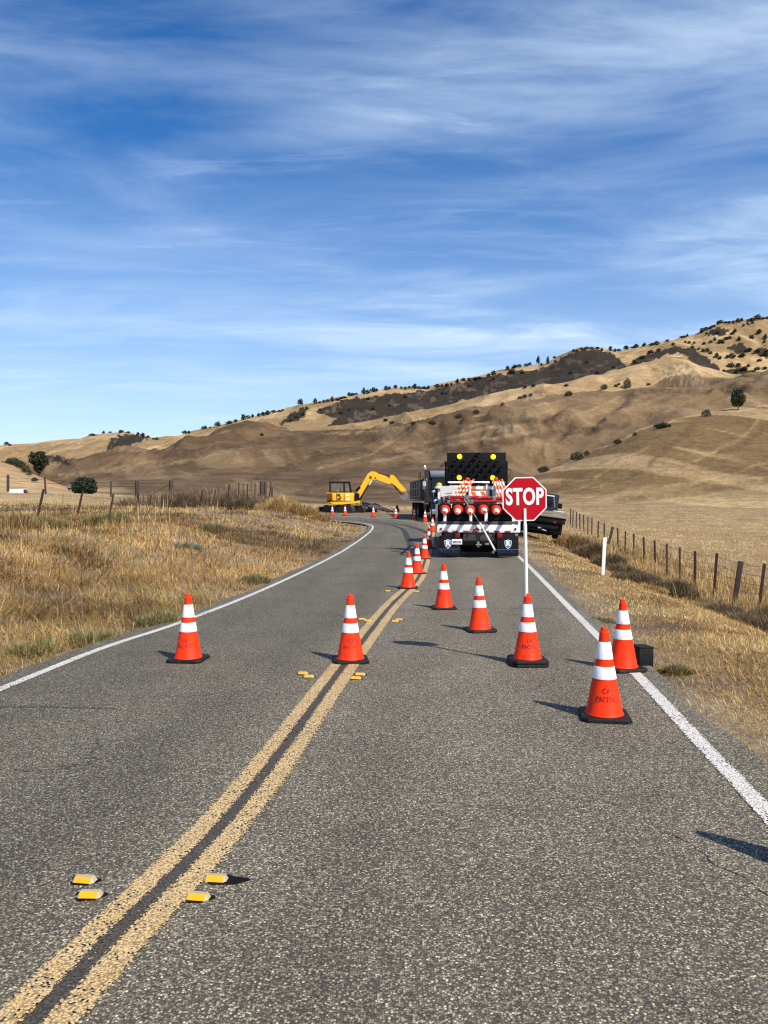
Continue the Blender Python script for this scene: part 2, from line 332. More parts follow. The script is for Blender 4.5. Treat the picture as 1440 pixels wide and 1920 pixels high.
def hill(u, D):
    """height of the hills at bearing u and depth D (arrays of one shape)"""
    u = np.asarray(u, float); D = np.asarray(D, float); sh = np.broadcast(u, D).shape
    u = np.broadcast_to(u, sh).ravel(); D = np.broadcast_to(D, sh).ravel()
    X = (u-720)/F*D
    uw = u+(fbm(D, u, 130, 3, 7)-.5)*0
    Ds, Zs = profile(uw)
    z = np.zeros_like(D); face = np.zeros_like(D)
    for k in range(len(Ds)-1):
        m = (D >= Ds[k]) & (D <= Ds[k+1]+1e-6); t = (D-Ds[k])/(Ds[k+1]-Ds[k])
        te = t*t*(3-2*t)*.75+t*.25
        z = np.where(m, Zs[k]+(Zs[k+1]-Zs[k])*te, z); face = np.where(m, 4*t*(1-t), face)
    z = np.where(D > Ds[-1], Zs[-1], z)
    far = ss((D-110)/250)
    # spurs and gullies that run down the faces
    wx = X+(fbm(X, D, 160, 3, 3)-.5)*150
    g1 = 1-np.abs(2*fbm(wx, D*.45, 150, 3, 21)-1)*2.0
    g2 = 1-np.abs(2*fbm(wx, D*.55, 55, 3, 31)-1)*2.0
    g3 = fbm(X, D, 22, 3, 41)-.5
    s_ = np.clip(D/1000, .25, 1.7)
    near_hill = ss((D-150)/80)*(1-ss((D-430)/150))
    amp = far*s_*(1-.55*near_hill)
    farr = ss((D-1250)/150); kf = (1-.62*farr)*(1-.5*ss((D-860)/60))
    mid = ss((D-430)/80)*(1-ss((D-850)/100)); z = z+amp*face*((g1-.4)*22*s_**face**.6*(1+.15*mid)+(g2-.4)*12*face**.5*(1+.5*mid))*kf+amp*(.15+.85*face)*g3*3*kf
    z = z+amp*(fbm(X, D, 60, 3, 51)-.5)*D*.0018*kf
    z = z+(1-far)*(fbm(X, D, 14, 3, 5)-.5)*.5*ss((D-75)/12)
    return z.reshape(sh)
def gz(x, y):
    """ground height at one point"""
    if y < 75: return float(Hn(np.array([x]), np.array([y]))[0])
    return float(hill(np.array([x*F/y+720]), np.array([float(y)]))[0])
def hit(u, v, d0=10.0, d1=2300.0):
    """the ground point seen at picture point (u, v); a ray above the skyline gives the skyline below it"""
    D = np.concatenate([np.arange(d0, 75, .25), np.geomspace(75, d1, 900)])
    D = D[(D >= d0) & (D <= d1)]; X = (u-720)/F*D
    z = np.where(D < 75, Hn(X, np.minimum(D, 75)), hill(np.full_like(D, u), np.maximum(D, 75.001)))
    vv = HOR-(z-CAMZ)/D*F
    i = np.where(vv <= v)[0]
    k = int(i[0]) if len(i) else int(np.argmin(vv))
    return float(X[k]), float(D[k]), float(z[k])

def inpoly(u, v, P):
    u = np.asarray(u); v = np.asarray(v); c = np.zeros(u.shape, bool); n = len(P)
    for i in range(n):
        (x1, y1), (x2, y2) = P[i], P[(i+1) % n]
        m = ((y1 > v) != (y2 > v)); xi = (x2-x1)*(v-y1)/((y2-y1) if y2 != y1 else 1e-9)+x1
        c ^= m & (u < xi)
    return c
SCRUB = [[(592, 772), (625, 758), (650, 748), (700, 742), (760, 736), (800, 732), (850, 722), (900, 710), (960, 697), (1012, 692), (1035, 684), (1052, 670), (1085, 657), (1120, 655), (1142, 660), (1170, 680), (1182, 692), (1140, 706), (1100, 716), (1060, 724), (1010, 732), (960, 740), (920, 747), (860, 762), (800, 778), (740, 786), (690, 795), (640, 806), (612, 800), (630, 785)],
         [(1176, 690), (1195, 672), (1225, 660), (1262, 650), (1300, 652), (1322, 668), (1345, 690), (1352, 702), (1325, 700), (1300, 684), (1283, 664), (1262, 661), (1225, 675), (1190, 691)],
         [(524, 797), (538, 778), (556, 770), (574, 762), (574, 783), (556, 790), (540, 794)],
         [(196, 838), (212, 822), (232, 815), (258, 817), (276, 822), (262, 828), (242, 833), (240, 842), (205, 846)],
         [(1322, 628), (1345, 612), (1372, 618), (1352, 630)], [(1352, 706), (1362, 692), (1392, 690), (1412, 697), (1400, 706)],
         [(1364, 650), (1390, 640), (1400, 655), (1384, 668)], [(1418, 655), (1440, 650), (1440, 672), (1425, 668)]]
ROCKY = [[(1240, 700), (1262, 680), (1290, 684), (1322, 715), (1300, 720), (1255, 718)], [(975, 748), (990, 735), (1020, 732), (1015, 745), (985, 756)], [(908, 800), (935, 788), (970, 800), (985, 815), (950, 818)],
         [(1282, 722), (1300, 717), (1330, 719), (1318, 726), (1290, 727)], [(888, 742), (905, 733), (925, 731), (915, 744), (895, 750)]]
BROWNBUSH = [[(84, 870), (88, 856), (104, 853), (118, 858), (128, 868), (140, 870), (143, 866), (138, 872), (120, 871), (104, 866)]]

def grid_mesh(name, X, Y, Z, col=None, m=None):
    nr, nc = X.shape; me = bpy.data.meshes.new(name); co = np.stack([X, Y, Z], -1).reshape(-1, 3).astype(np.float32)
    i = np.arange(nr*nc).reshape(nr, nc); q = np.stack([i[:-1, :-1], i[:-1, 1:], i[1:, 1:], i[1:, :-1]], -1).reshape(-1, 4)
    me.vertices.add(len(co)); me.vertices.foreach_set('co', co.ravel()); me.loops.add(q.size); me.loops.foreach_set('vertex_index', q.ravel().astype(np.int32))
    me.polygons.add(len(q)); me.polygons.foreach_set('loop_start', np.arange(0, q.size, 4, dtype=np.int32)); me.polygons.foreach_set('loop_total', np.full(len(q), 4, np.int32))
    me.update(calc_edges=True); me.validate(); me.shade_smooth()
    if col is not None:
        at = me.color_attributes.new('ground_colour', 'FLOAT_COLOR', 'POINT'); at.data.foreach_set('color', np.concatenate([col.reshape(-1, 3), np.ones((nr*nc, 1))], 1).astype(np.float32).ravel())
    me.materials.append(m); o = bpy.data.objects.new(name, me); COL.objects.link(o); return o

def soil_mat(name, fine, mid, bumpd, bumpscale):
    m = bpy.data.materials.new(name); m.use_nodes = True; t = m.node_tree; b = t.nodes['Principled BSDF']; b.inputs['Roughness'].default_value = .95; b.inputs['Specular IOR Level'].default_value = .1
    at = N(t, 'ShaderNodeAttribute', attribute_name='ground_colour'); g = N(t, 'ShaderNodeNewGeometry')
    def nz(s, d, r, sc=(1, 1, 1)):
        mp = N(t, 'ShaderNodeMapping'); mp.inputs['Scale'].default_value = sc; t.links.new(g.outputs['Position'], mp.inputs[0])
        n = N(t, 'ShaderNodeTexNoise'); n.inputs['Scale'].default_value = s; n.inputs['Detail'].default_value = d; n.inputs['Roughness'].default_value = r; t.links.new(mp.outputs[0], n.inputs['Vector']); return n.outputs[0]
    f1 = nz(fine, 8, .75); f2 = nz(mid, 9, .7)
    v = M(t, 'ADD', M(t, 'MULTIPLY', M(t, 'SUBTRACT', f1, .5), 1.5), M(t, 'MULTIPLY', M(t, 'SUBTRACT', f2, .5), 1.4))
    v = M(t, 'ADD', v, 1.0); v = M(t, 'MAXIMUM', v, .25)
    mv = N(t, 'ShaderNodeVectorMath', operation='SCALE'); t.links.new(at.outputs['Color'], mv.inputs[0]); t.links.new(v, mv.inputs['Scale'])
    t.links.new(mv.outputs[0], b.inputs['Base Color'])
    bp = N(t, 'ShaderNodeBump'); bp.inputs['Strength'].default_value = 1; bp.inputs['Distance'].default_value = bumpd
    t.links.new(nz(bumpscale, 5, .65), bp.inputs['Height']); t.links.new(bp.outputs[0], b.inputs['Normal'])
    return m
def lerp3(a_, b_, t): t = np.asarray(t)[..., None]; return np.asarray(a_)*(1-t)+np.asarray(b_)*t

# near ground
def axis(segs):
    o = [segs[0][0]]
    for a_, b_, s in segs:
        n = max(1, int(round((b_-a_)/s))); o += list(np.linspace(a_, b_, n+1)[1:])
    return np.array(o)
gx = axis([(-420, -110, 30), (-110, -40, 5), (-40, -14, .8), (-14, 12, .26), (12, 30, .6), (30, 110, 4), (110, 420, 30)])
gy = axis([(-300, -20, 20), (-20, 0, 1.2), (0, 34, .27), (34, 75, .5)])
gy = np.append(gy, 77.0); GX, GY = np.meshgrid(gx, gy); GZ = Hn(GX, GY); GZ[-1, :] -= .35
dl, sL = dist_line(GX, GY, PAVL); dr, sR = dist_line(GX, GY, PAVR)
eLg = np.where(sL > 0, dl, 0).reshape(GX.shape); eRg = np.where(sR <= 0, dr, 0).reshape(GX.shape)
straw, dry, soil, olive = np.array((.27, .185, .085)), np.array((.125, .078, .036)), np.array((.085, .057, .030)), np.array((.17, .155, .07))
n1 = fbm(GX, GY, 5, 4, 9); n2 = fbm(GX, GY, 1.3, 4, 12)
c = lerp3(dry, straw, ss((n1*.5+n2*.5-.35)/.3)); c = lerp3(c, soil, .6*ss((.48-n2)/.15))
c = lerp3(c, (.23, .19, .14), (1-ss((eRg-.2)/1.0))*.7)
c = lerp3(c, straw*1.12, ss((eRg-8)/5)*.85); c = c*(1-.35*ss((fbm(GX, GY, 6, 3, 99)-.48)/.12)*(eLg > 0))[..., None]
ground = grid_mesh('ground', GX, GY, GZ, c, soil_mat('dry_ground', 9, .9, .05, 14)); tag(ground, kind='structure')

# hills
us = np.concatenate([np.linspace(-7400, -700, 30), np.arange(-660, -120, 20), np.arange(-120, 1560, 1.9), np.arange(1560, 2200, 20), np.linspace(2240, 8800, 30)])
Dr = np.concatenate([np.linspace(75, 160, 60), np.linspace(162, 560, 130), np.linspace(564, 820, 70), np.linspace(824, 1210, 80), np.linspace(1215, 1460, 24), np.linspace(1465, 2020, 130), np.linspace(2050, 2700, 8)])
U, DD = np.meshgrid(us, Dr); HX = (U-720)/F*DD
HZ = hill(U, DD); HZ[0, :] = Hn(HX[0], np.full_like(us, 75.0))
V = HOR-(HZ-CAMZ)/DD*F
SK_ = np.stack([HX[0]*73.8/75, np.full_like(us, 73.8), HZ[0]-.5], 1)      # a skirt that tucks the near edge under the ground sheet
gold, goldp, brown, tan = np.array((.315, .222, .110)), np.array((.385, .283, .150)), np.array((.092, .062, .034)), np.array((.145, .097, .043))
fieldc = np.array((.34, .255, .13)); scrubc = np.array((.034, .028, .020)); tanl = np.array((.31, .225, .115))
nA = fbm(HX, DD, 120, 4, 61); nB = fbm(HX, DD, 30, 4, 71); nS = fbm(HX+DD*.35, DD*.22, 24, 4, 81)
c = np.broadcast_to(fieldc, U.shape+(3,)).copy()
c = lerp3(c, (.23, .165, .09), .75*ss((nS-.48)/.12))
D2 = tab(U, T_D2)
hA = ss((DD-160)/40)
cA = lerp3(tan, tanl, ss((nS-.55)/.08)*.9); cA = lerp3(cA, tan*.75, ss((nA-.5)/.15)*.5)
cB = lerp3((.38, .27, .145), (.30, .20, .11), ss((nB-.45)/.2))
cC = lerp3(brown, brown*1.35, ss((nB-.45)/.15)); cC = lerp3(cC, (.25, .18, .10), ss((nS-.54)/.12)*.45)
cM = lerp3(cA, cB, ss((200-U)/60)); c = lerp3(c, cM, hA)
centre = ss((U-180)/80)*(1-ss((U-960)/60)); c = lerp3(c, cC*.97+.004, centre*ss((DD-130)/60))
c = lerp3(c, cC, ss((DD-D2*1.12)/40))
cR = lerp3(cC*1.15, (.22, .155, .08), ss((U-900)/120)*.45); c = lerp3(c, cR, ss((DD-D2*1.12)/40)*ss((U-820)/120))
cG = lerp3(gold, goldp, ss((nB-.4)/.25)); cG = lerp3(cG, gold*.66, ss((nA-.52)/.12)*.8)
c = lerp3(c, cG, ss((DD-860)/60))
rk = np.zeros(U.shape)
wu = U+(fbm(U, V, 9, 3, 3)-.5)*16; wv = V+(fbm(U, V, 7, 3, 8)-.5)*9
for P in ROCKY: rk = np.where(inpoly(wu, wv, P) & (DD > 500), 1, rk)
c = lerp3(c, lerp3((.16, .115, .07), (.30, .235, .15), ss((fbm(U, V, 5, 3, 4)-.4)/.2)), rk*.6)
sc = np.zeros(U.shape)
for P in SCRUB: sc = np.where(inpoly(wu, wv, P) & (DD > 1250), 1, sc)
for P in BROWNBUSH: sc = np.where(inpoly(wu, wv, P) & (DD > 300), 1, sc)
patch = ss((fbm(U, V, 11, 4, 14)-.60)/.07)*.7*(V > 700)*(U < 930)
patch = np.maximum(patch*.5, .22*ss((fbm(U, V*2.2, 14, 4, 19)-.60)/.06)*(U >= 930)*(V > 672))
c = lerp3(c, lerp3(scrubc, (.20, .145, .10), patch), sc)
def along(P, wd):
    b_ = np.full(U.shape, 1e9)
    for (x1, y1), (x2, y2) in zip(P[:-1], P[1:]):
        dx, dy = x2-x1, y2-y1; t = np.clip(((wu2-x1)*dx+(wv2-y1)*dy)/(dx*dx+dy*dy), 0, 1); b_ = np.minimum(b_, np.hypot(wu2-x1-t*dx, wv2-y1-t*dy))
    return 1-ss((b_-wd*.4)/(wd*.8))
wu2 = U+(fbm(U, V, 30, 3, 3)-.5)*16; wv2 = V+(fbm(U, V, 24, 3, 8)-.5)*9
def lines(LS, colr, wd, k, dlo, dhi):
    global c
    m = np.zeros(U.shape)
    for P in LS: m = np.maximum(m, along(P, wd))
    m = m*(DD > dlo)*(DD < dhi)*(.45+.55*ss((fbm(U, V, 8, 3, 6)-.35)/.2)); c = lerp3(c, colr, m*k)
D2g = D2
# dry drainage lines, cattle tracks and paler ridge tops
lines([[(1440, 772), (1400, 812), (1352, 840), (1290, 868), (1225, 893)], [(1215, 838), (1180, 860), (1118, 893)], [(1440, 868), (1370, 890), (1290, 905), (1180, 918)], [(1330, 900), (1250, 915), (1100, 935)], [(1150, 905), (1060, 922), (990, 940)]], (.31, .225, .115), 3.6, .42, 150, 470)
lines([[(1000, 893), (1060, 871), (1120, 844), (1200, 807), (1250, 792), (1300, 781), (1370, 770), (1440, 764)]], (.40, .29, .15), 2.2, .75, 270, 440)
lines([[(1440, 800), (1390, 835), (1330, 858)], [(1300, 800), (1250, 840), (1215, 880)], [(1100, 890), (1060, 905)], [(1438, 900), (1300, 925), (1150, 940)]], (.085, .055, .028), 7, .5, 150, 470)  # shade in the folds of the near hill, painted into its colour
lines([[(745, 842), (830, 822), (905, 806), (960, 790), (1040, 770)], [(700, 866), (790, 846), (870, 828), (940, 818), (1010, 812)], [(1180, 768), (1230, 748), (1262, 738)], [(1330, 728), (1400, 752), (1440, 768)], [(880, 800), (940, 790)], [(200, 885), (300, 872), (380, 860), (470, 835)], [(110, 890), (200, 880), (330, 858)], [(600, 880), (700, 850), (760, 812)], [(1000, 800), (1080, 780), (1160, 745)]], (.24, .175, .095), 3.2, .6, 420, 860)
lines([[(300, 862), (420, 836), (560, 820), (720, 822)], [(900, 850), (980, 822), (1080, 808), (1180, 795)], [(560, 925), (600, 908), (640, 893)], [(470, 900), (560, 870), (640, 850)], [(940, 790), (1040, 792), (1100, 812)], [(1180, 730), (1330, 735), (1420, 722)], [(800, 888), (880, 868), (960, 862)]], (.055, .037, .022), 7, .6, 180, 860)  # dark folds of the middle hill: shade painted into the ground colour
lines([[(600, 812), (760, 808), (880, 785), (1000, 763), (1060, 752)]], (.33, .24, .13), 2, .5, 700, 860)
c = np.clip(c*np.array((1.03, .98, .96)), .01, .8)
HX2 = np.vstack([SK_[:, 0], HX]); HY2 = np.vstack([SK_[:, 1], DD]); HZ2 = np.vstack([SK_[:, 2], HZ]); c = np.concatenate([c[:1], c], 0)
hills = grid_mesh('hills', HX2, HY2, HZ2, c, soil_mat('hill_grass', .30, .04, 2.2, .16)); tag(hills, kind='structure')

# ------------------------------------------------------------------ road
def ribbon(name, A, B, m, dz=0.0, cols=2, kind='structure'):
    n = len(A); t = np.linspace(0, 1, cols)[None, :, None]; P = A[:, None, :]*(1-t)+B[:, None, :]*t
    Z = zroad(P[..., 1])+dz
    o = grid_mesh(name, P[..., 0], P[..., 1], Z, None, m)
    me = o.data; s = np.concatenate([[0], np.cumsum(np.linalg.norm(np.diff((A+B)/2, axis=0), axis=1))])
    uv = me.uv_layers.new(name='course'); li = np.empty(len(me.loops), np.int32); me.loops.foreach_get('vertex_index', li)
    lat = np.broadcast_to(t[..., 0], P.shape[:2]).ravel(); lon = np.repeat(s, cols)
    uv.data.foreach_set('uv', np.stack([lat[li], lon[li]], 1).astype(np.float32).ravel())
    if kind: tag(o, kind=kind)
    return o
def resample(P, n):
    s = np.concatenate([[0], np.cumsum(np.linalg.norm(np.diff(P, axis=0), axis=1))]); q = np.linspace(0, 1, n)
    return np.stack([np.interp(q, s/s[-1], P[:, 0]), np.interp(q, s/s[-1], P[:, 1])], 1)
def densify(P, step=.4):
    s = np.concatenate([[0], np.cumsum(np.linalg.norm(np.diff(P, axis=0), axis=1))]); q = np.linspace(0, s[-1], int(s[-1]/step))
    return np.stack([np.interp(q, s, P[:, 0]), np.interp(q, s, P[:, 1])], 1)
def asphalt_mat():
    m = bpy.data.materials.new('chip_seal_asphalt'); m.use_nodes = True; t = m.node_tree; b = t.nodes['Principled BSDF']
    b.inputs['Roughness'].default_value = .82; b.inputs['Specular IOR Level'].default_value = .35
    g = N(t, 'ShaderNodeNewGeometry'); P = g.outputs['Position']
    vo = N(t, 'ShaderNodeTexVoronoi'); vo.inputs['Scale'].default_value = 112; vo.inputs['Randomness'].default_value = 1; t.links.new(P, vo.inputs['Vector'])
    ss_ = N(t, 'ShaderNodeSeparateColor'); t.links.new(vo.outputs['Color'], ss_.inputs[0])
    cr = N(t, 'ShaderNodeValToRGB'); E = cr.color_ramp; E.elements[0].position = 0; E.elements[0].color = (.036, .033, .027, 1); E.elements[1].position = 1; E.elements[1].color = (.38, .35, .27, 1)
    for p, c_ in ((.35, (.062, .057, .046)), (.68, (.122, .110, .085)), (.87, (.185, .168, .130)), (.96, (.27, .248, .20))):
        el = E.elements.new(p); el.color = (*c_, 1)
    t.links.new(ss_.outputs[0], cr.inputs[0])
    # bitumen between the chips
    mr = N(t, 'ShaderNodeMapRange', interpolation_type='SMOOTHSTEP'); mr.inputs[1].default_value = .42; mr.inputs[2].default_value = .78; t.links.new(vo.outputs['Distance'], mr.inputs[0])
    mb = N(t, 'ShaderNodeMix', data_type='RGBA'); t.links.new(mr.outputs[0], mb.inputs['Factor']); t.links.new(cr.outputs[0], mb.inputs['A']); mb.inputs['B'].default_value = (.030, .028, .025, 1)
    # coarser patches, wheel paths, stains
    def nz(s, d, r, rot=0, sc=(1, 1, 1)):
        mp = N(t, 'ShaderNodeMapping'); mp.inputs['Scale'].default_value = sc; mp.inputs['Rotation'].default_value = (0, 0, R(rot)); t.links.new(P, mp.inputs[0])
        n = N(t, 'ShaderNodeTexNoise'); n.inputs['Scale'].default_value = s; n.inputs['Detail'].default_value = d; n.inputs['Roughness'].default_value = r; t.links.new(mp.outputs[0], n.inputs['Vector']); return n.outputs[0]
    a1 = nz(30, 4, .7); a2 = nz(1.1, 5, .6); a3 = nz(.30, 4, .6, 8, (2.5, .45, 1))
    uvn = N(t, 'ShaderNodeUVMap', uv_map='course'); su = N(t, 'ShaderNodeSeparateXYZ'); t.links.new(uvn.outputs[0], su.inputs[0])
    # wheel paths: slight darkening around four lateral positions
    wp = None
    for cpos in (.15, .37, .62, .86):
        d = M(t, 'ABSOLUTE', M(t, 'SUBTRACT', su.outputs[0], cpos)); q = N(t, 'ShaderNodeMapRange', interpolation_type='SMOOTHSTEP'); q.inputs[1].default_value = .0; q.inputs[2].default_value = .075; q.inputs[3].default_value = 1; q.inputs[4].default_value = 0
        t.links.new(d, q.inputs[0]); wp = q.outputs[0] if wp is None else M(t, 'ADD', wp, q.outputs[0])
    left = N(t, 'ShaderNodeMapRange', interpolation_type='SMOOTHSTEP'); left.inputs[1].default_value = .42; left.inputs[2].default_value = .50; left.inputs[3].default_value = .80; left.inputs[4].default_value = 1.0; t.links.new(su.outputs[0], left.inputs[0])
    f = M(t, 'ADD', 1.0, M(t, 'MULTIPLY', M(t, 'SUBTRACT', a1, .5), 1.3)); f = M(t, 'MULTIPLY', f, M(t, 'ADD', .66, M(t, 'MULTIPLY', a2, .68)))
    f = M(t, 'MULTIPLY', f, M(t, 'ADD', .68, M(t, 'MULTIPLY', a3, .64))); f = M(t, 'MULTIPLY', f, M(t, 'SUBTRACT', 1.0, M(t, 'MULTIPLY', wp, .10))); f = M(t, 'MULTIPLY', f, left.outputs[0])
    f = M(t, 'MULTIPLY', f, ASPH)
    mv = N(t, 'ShaderNodeVectorMath', operation='SCALE'); wm = N(t, 'ShaderNodeVectorMath', operation='MULTIPLY'); t.links.new(mb.outputs['Result'], wm.inputs[0]); wm.inputs[1].default_value = (1.05, 1.0, .87); t.links.new(wm.outputs[0], mv.inputs[0]); t.links.new(f, mv.inputs['Scale'])
    # fine cracks: thresholded voronoi cell borders, only in broken patches
    def crack(scale, seedv, wdt, lo, distort):
        mp = N(t, 'ShaderNodeMapping'); mp.inputs['Location'].default_value = (seedv, seedv*2, 0); t.links.new(P, mp.inputs[0])
        n = N(t, 'ShaderNodeTexNoise'); n.inputs['Scale'].default_value = 5; n.inputs['Detail'].default_value = 4; t.links.new(mp.outputs[0], n.inputs['Vector'])
        vm = N(t, 'ShaderNodeVectorMath', operation='SCALE'); t.links.new(n.outputs['Color'], vm.inputs[0]); vm.inputs['Scale'].default_value = distort
        va = N(t, 'ShaderNodeVectorMath', operation='ADD'); t.links.new(mp.outputs[0], va.inputs[0]); t.links.new(vm.outputs[0], va.inputs[1])
        vv = N(t, 'ShaderNodeTexVoronoi', feature='DISTANCE_TO_EDGE'); vv.inputs['Scale'].default_value = scale; t.links.new(va.outputs[0], vv.inputs['Vector'])
        l = M(t, 'LESS_THAN', vv.outputs['Distance'], wdt); k = nz(.55, 3, .6, seedv*9); g_ = N(t, 'ShaderNodeMapRange', interpolation_type='SMOOTHSTEP'); g_.inputs[1].default_value = lo; g_.inputs[2].default_value = lo+.05; t.links.new(k, g_.inputs[0])
        return M(t, 'MULTIPLY', l, g_.outputs[0])
    ck = crack(.55, 3.7, .005, .58, .35)
    mc = N(t, 'ShaderNodeMix', data_type='RGBA'); t.links.new(M(t, 'MULTIPLY', ck, .55), mc.inputs['Factor']); t.links.new(mv.outputs[0], mc.inputs['A']); mc.inputs['B'].default_value = (.012, .011, .010, 1)
    t.links.new(mc.outputs['Result'], b.inputs['Base Color'])
    bp = N(t, 'ShaderNodeBump'); bp.inputs['Strength'].default_value = .9; bp.inputs['Distance'].default_value = .0035; bp.invert = True
    t.links.new(vo.outputs['Distance'], bp.inputs['Height']); t.links.new(bp.outputs[0], b.inputs['Normal'])
    return m
ASPH = 1.66
nR = 520
Lr, Rr = resample(densify(PAVL), nR), resample(densify(PAVR), nR)
# pair the two edges square across the road: for every left point the nearest right point, kept monotone
Rd = densify(PAVR, .15); idx = np.array([np.argmin(((Rd-p)**2).sum(1)) for p in Lr]); idx = np.maximum.accumulate(idx); idx = np.convolve(np.pad(idx, 8, mode='edge'), np.ones(17)/17, 'valid')
Rp = np.stack([np.interp(idx, np.arange(len(Rd)), Rd[:, 0]), np.interp(idx, np.arange(len(Rd)), Rd[:, 1])], 1)
rn = np.random.default_rng(3)
def rag(P, amp, seed):  # ragged pavement edge
    s = np.arange(len(P)); return offset_line(P, 0)+np.stack([(vnoise(s*.9, s*0, 2.0, seed)-.5)*amp, np.zeros(len(P))], 1)
road = ribbon('road', rag(Lr, .20, 2), rag(Rp, .26, 4), asphalt_mat(), 0.0, cols=18)
def paint_mat(name, col, col2, wear, edge, rough=.7, dark=None):
    m = bpy.data.materials.new(name); m.use_nodes = True; t = m.node_tree; b = t.nodes['Principled BSDF']; b.inputs['Roughness'].default_value = rough
    g = N(t, 'ShaderNodeNewGeometry'); P = g.outputs['Position']
    def nz(s, d, r):
        n = N(t, 'ShaderNodeTexNoise'); n.inputs['Scale'].default_value = s; n.inputs['Detail'].default_value = d; n.inputs['Roughness'].default_value = r; t.links.new(P, n.inputs['Vector']); return n.outputs[0]
    a1 = nz(70, 3, .6); a2 = nz(6, 5, .65); a3 = nz(1.2, 3, .5)
    mxn = N(t, 'ShaderNodeMix', data_type='RGBA'); t.links.new(M(t, 'ADD', M(t, 'MULTIPLY', a2, 1.6), -.3, clamp=True), mxn.inputs['Factor']); mxn.inputs['A'].default_value = (*col, 1); mxn.inputs['B'].default_value = (*col2, 1)
    mv = N(t, 'ShaderNodeVectorMath', operation='SCALE'); t.links.new(mxn.outputs['Result'], mv.inputs[0]); vo = N(t, 'ShaderNodeTexVoronoi'); vo.inputs['Scale'].default_value = 95; t.links.new(P, vo.inputs['Vector'])
    pit = N(t, 'ShaderNodeMapRange', interpolation_type='SMOOTHSTEP'); pit.inputs[1].default_value = .25; pit.inputs[2].default_value = .75; pit.inputs[3].default_value = 1.12; pit.inputs[4].default_value = .42; t.links.new(vo.outputs['Distance'], pit.inputs[0])  # shading of the pits between chips, multiplied into the paint colour
    t.links.new(M(t, 'MULTIPLY', M(t, 'ADD', .60, M(t, 'MULTIPLY', a1, .80)), pit.outputs[0]), mv.inputs['Scale']); t.links.new(mv.outputs[0], b.inputs['Base Color'])
    uvn = N(t, 'ShaderNodeUVMap', uv_map='course'); su = N(t, 'ShaderNodeSeparateXYZ'); t.links.new(uvn.outputs[0], su.inputs[0])
    e_ = M(t, 'SUBTRACT', .5, M(t, 'ABSOLUTE', M(t, 'SUBTRACT', su.outputs[0], .5)))    # 0 at the rim
    ed = M(t, 'SUBTRACT', edge, M(t, 'MULTIPLY', e_, edge/.16)); ed = M(t, 'MAXIMUM', ed, 0.0)
    sc_ = N(t, 'ShaderNodeSeparateColor'); t.links.new(vo.outputs['Color'], sc_.inputs[0])
    lack = M(t, 'ADD', M(t, 'ADD', M(t, 'MULTIPLY', sc_.outputs[1], .60), M(t, 'MULTIPLY', a2, .50)), M(t, 'MULTIPLY', a3, .28)); lack = M(t, 'ADD', lack, ed)
    bp = N(t, 'ShaderNodeBump'); bp.inputs['Strength'].default_value = .8; bp.inputs['Distance'].default_value = .003; bp.invert = True; t.links.new(vo.outputs['Distance'], bp.inputs['Height']); t.links.new(bp.outputs[0], b.inputs['Normal'])
    al = M(t, 'LESS_THAN', lack, wear)
    t.links.new(al, b.inputs['Alpha']); return m
yel = paint_mat('worn_yellow_paint', (.50, .32, .115), (.66, .49, .26), .95, .46)
whi = paint_mat('worn_white_paint', (.60, .57, .49), (.74, .72, .65), .99, .36)
blk = paint_mat('black_sealer', (.048, .040, .028), (.095, .080, .056), .98, .35)
Cd = densify(CENT, .3); Ld = densify(LEFT, .3); Rdd = densify(RIGHT, .3)
def line(name, P, o0, o1, m, dz): return ribbon(name, offset_line(P, o0), offset_line(P, o1), m, dz, cols=3)
line('centre_line_sealer', Cd, -.055, .055, blk, .004)
line('centre_line', Cd, -.150, -.026, yel, .008); line('centre_line', Cd, .030, .162, yel, .008)
line('edge_line', Ld, -.055, .055, whi, .006); line('edge_line', Rdd, -.06, .06, whi, .006)
# tar-black skid marks sweeping round the bend, old stains, crack lines
skid = paint_mat('tyre_mark', (.050, .047, .041), (.062, .058, .050), .80, .5)
for k, (pts, wd) in enumerate([([(2.0, 27), (2.2, 33), (1.7, 39), (.8, 43), (-1, 46.5), (-4, 49)], .35), ([(1.0, 28), (1.0, 34), (.9, 39), (.2, 43), (-1.2, 45.5)], .3), 
                                ([(-4.4, 6.1), (-3.2, 6.35), (-2.2, 6.3)], .035), ([(-1.0, 11.3), (.2, 11.9), (1.2, 12.1), (2.6, 12.2)], .05),
                               ([(.5, 18.7), (1.5, 18.9), (2.6, 18.8)], .08), ([(-.3, 14.3), (.6, 14.6), (2.4, 14.6)], .04)]):
    P = densify(smooth_line(pts, 8), .2); line('tyre_mark', P, -wd/2, wd/2, skid, .0015+.0002*k)
crk = paint_mat('open_crack', (.012, .011, .010), (.02, .018, .015), .74, .35)
for k, base in enumerate([[(1.49, 3.90), (1.56, 3.6), (1.66, 3.35), (1.70, 3.1), (1.60, 2.9), (1.58, 2.6), (1.50, 2.4)], [(1.42, 3.95), (1.50, 3.85)], [(-3.0, 6.9), (-2.2, 6.7), (-1.6, 6.75), (-1.2, 6.9)], [(-2.6, 4.9), (-2.2, 4.85), (-1.9, 4.95)]]):
    P = densify(smooth_line(base, 8), .03); P = P+np.stack([(fbm(P[:, 1], P[:, 0], .12, 3, k)-.5)*.09, (fbm(P[:, 0], P[:, 1], .1, 3, k+5)-.5)*.06], 1)
    line('crack', P, -.004, .004, crk, .003)
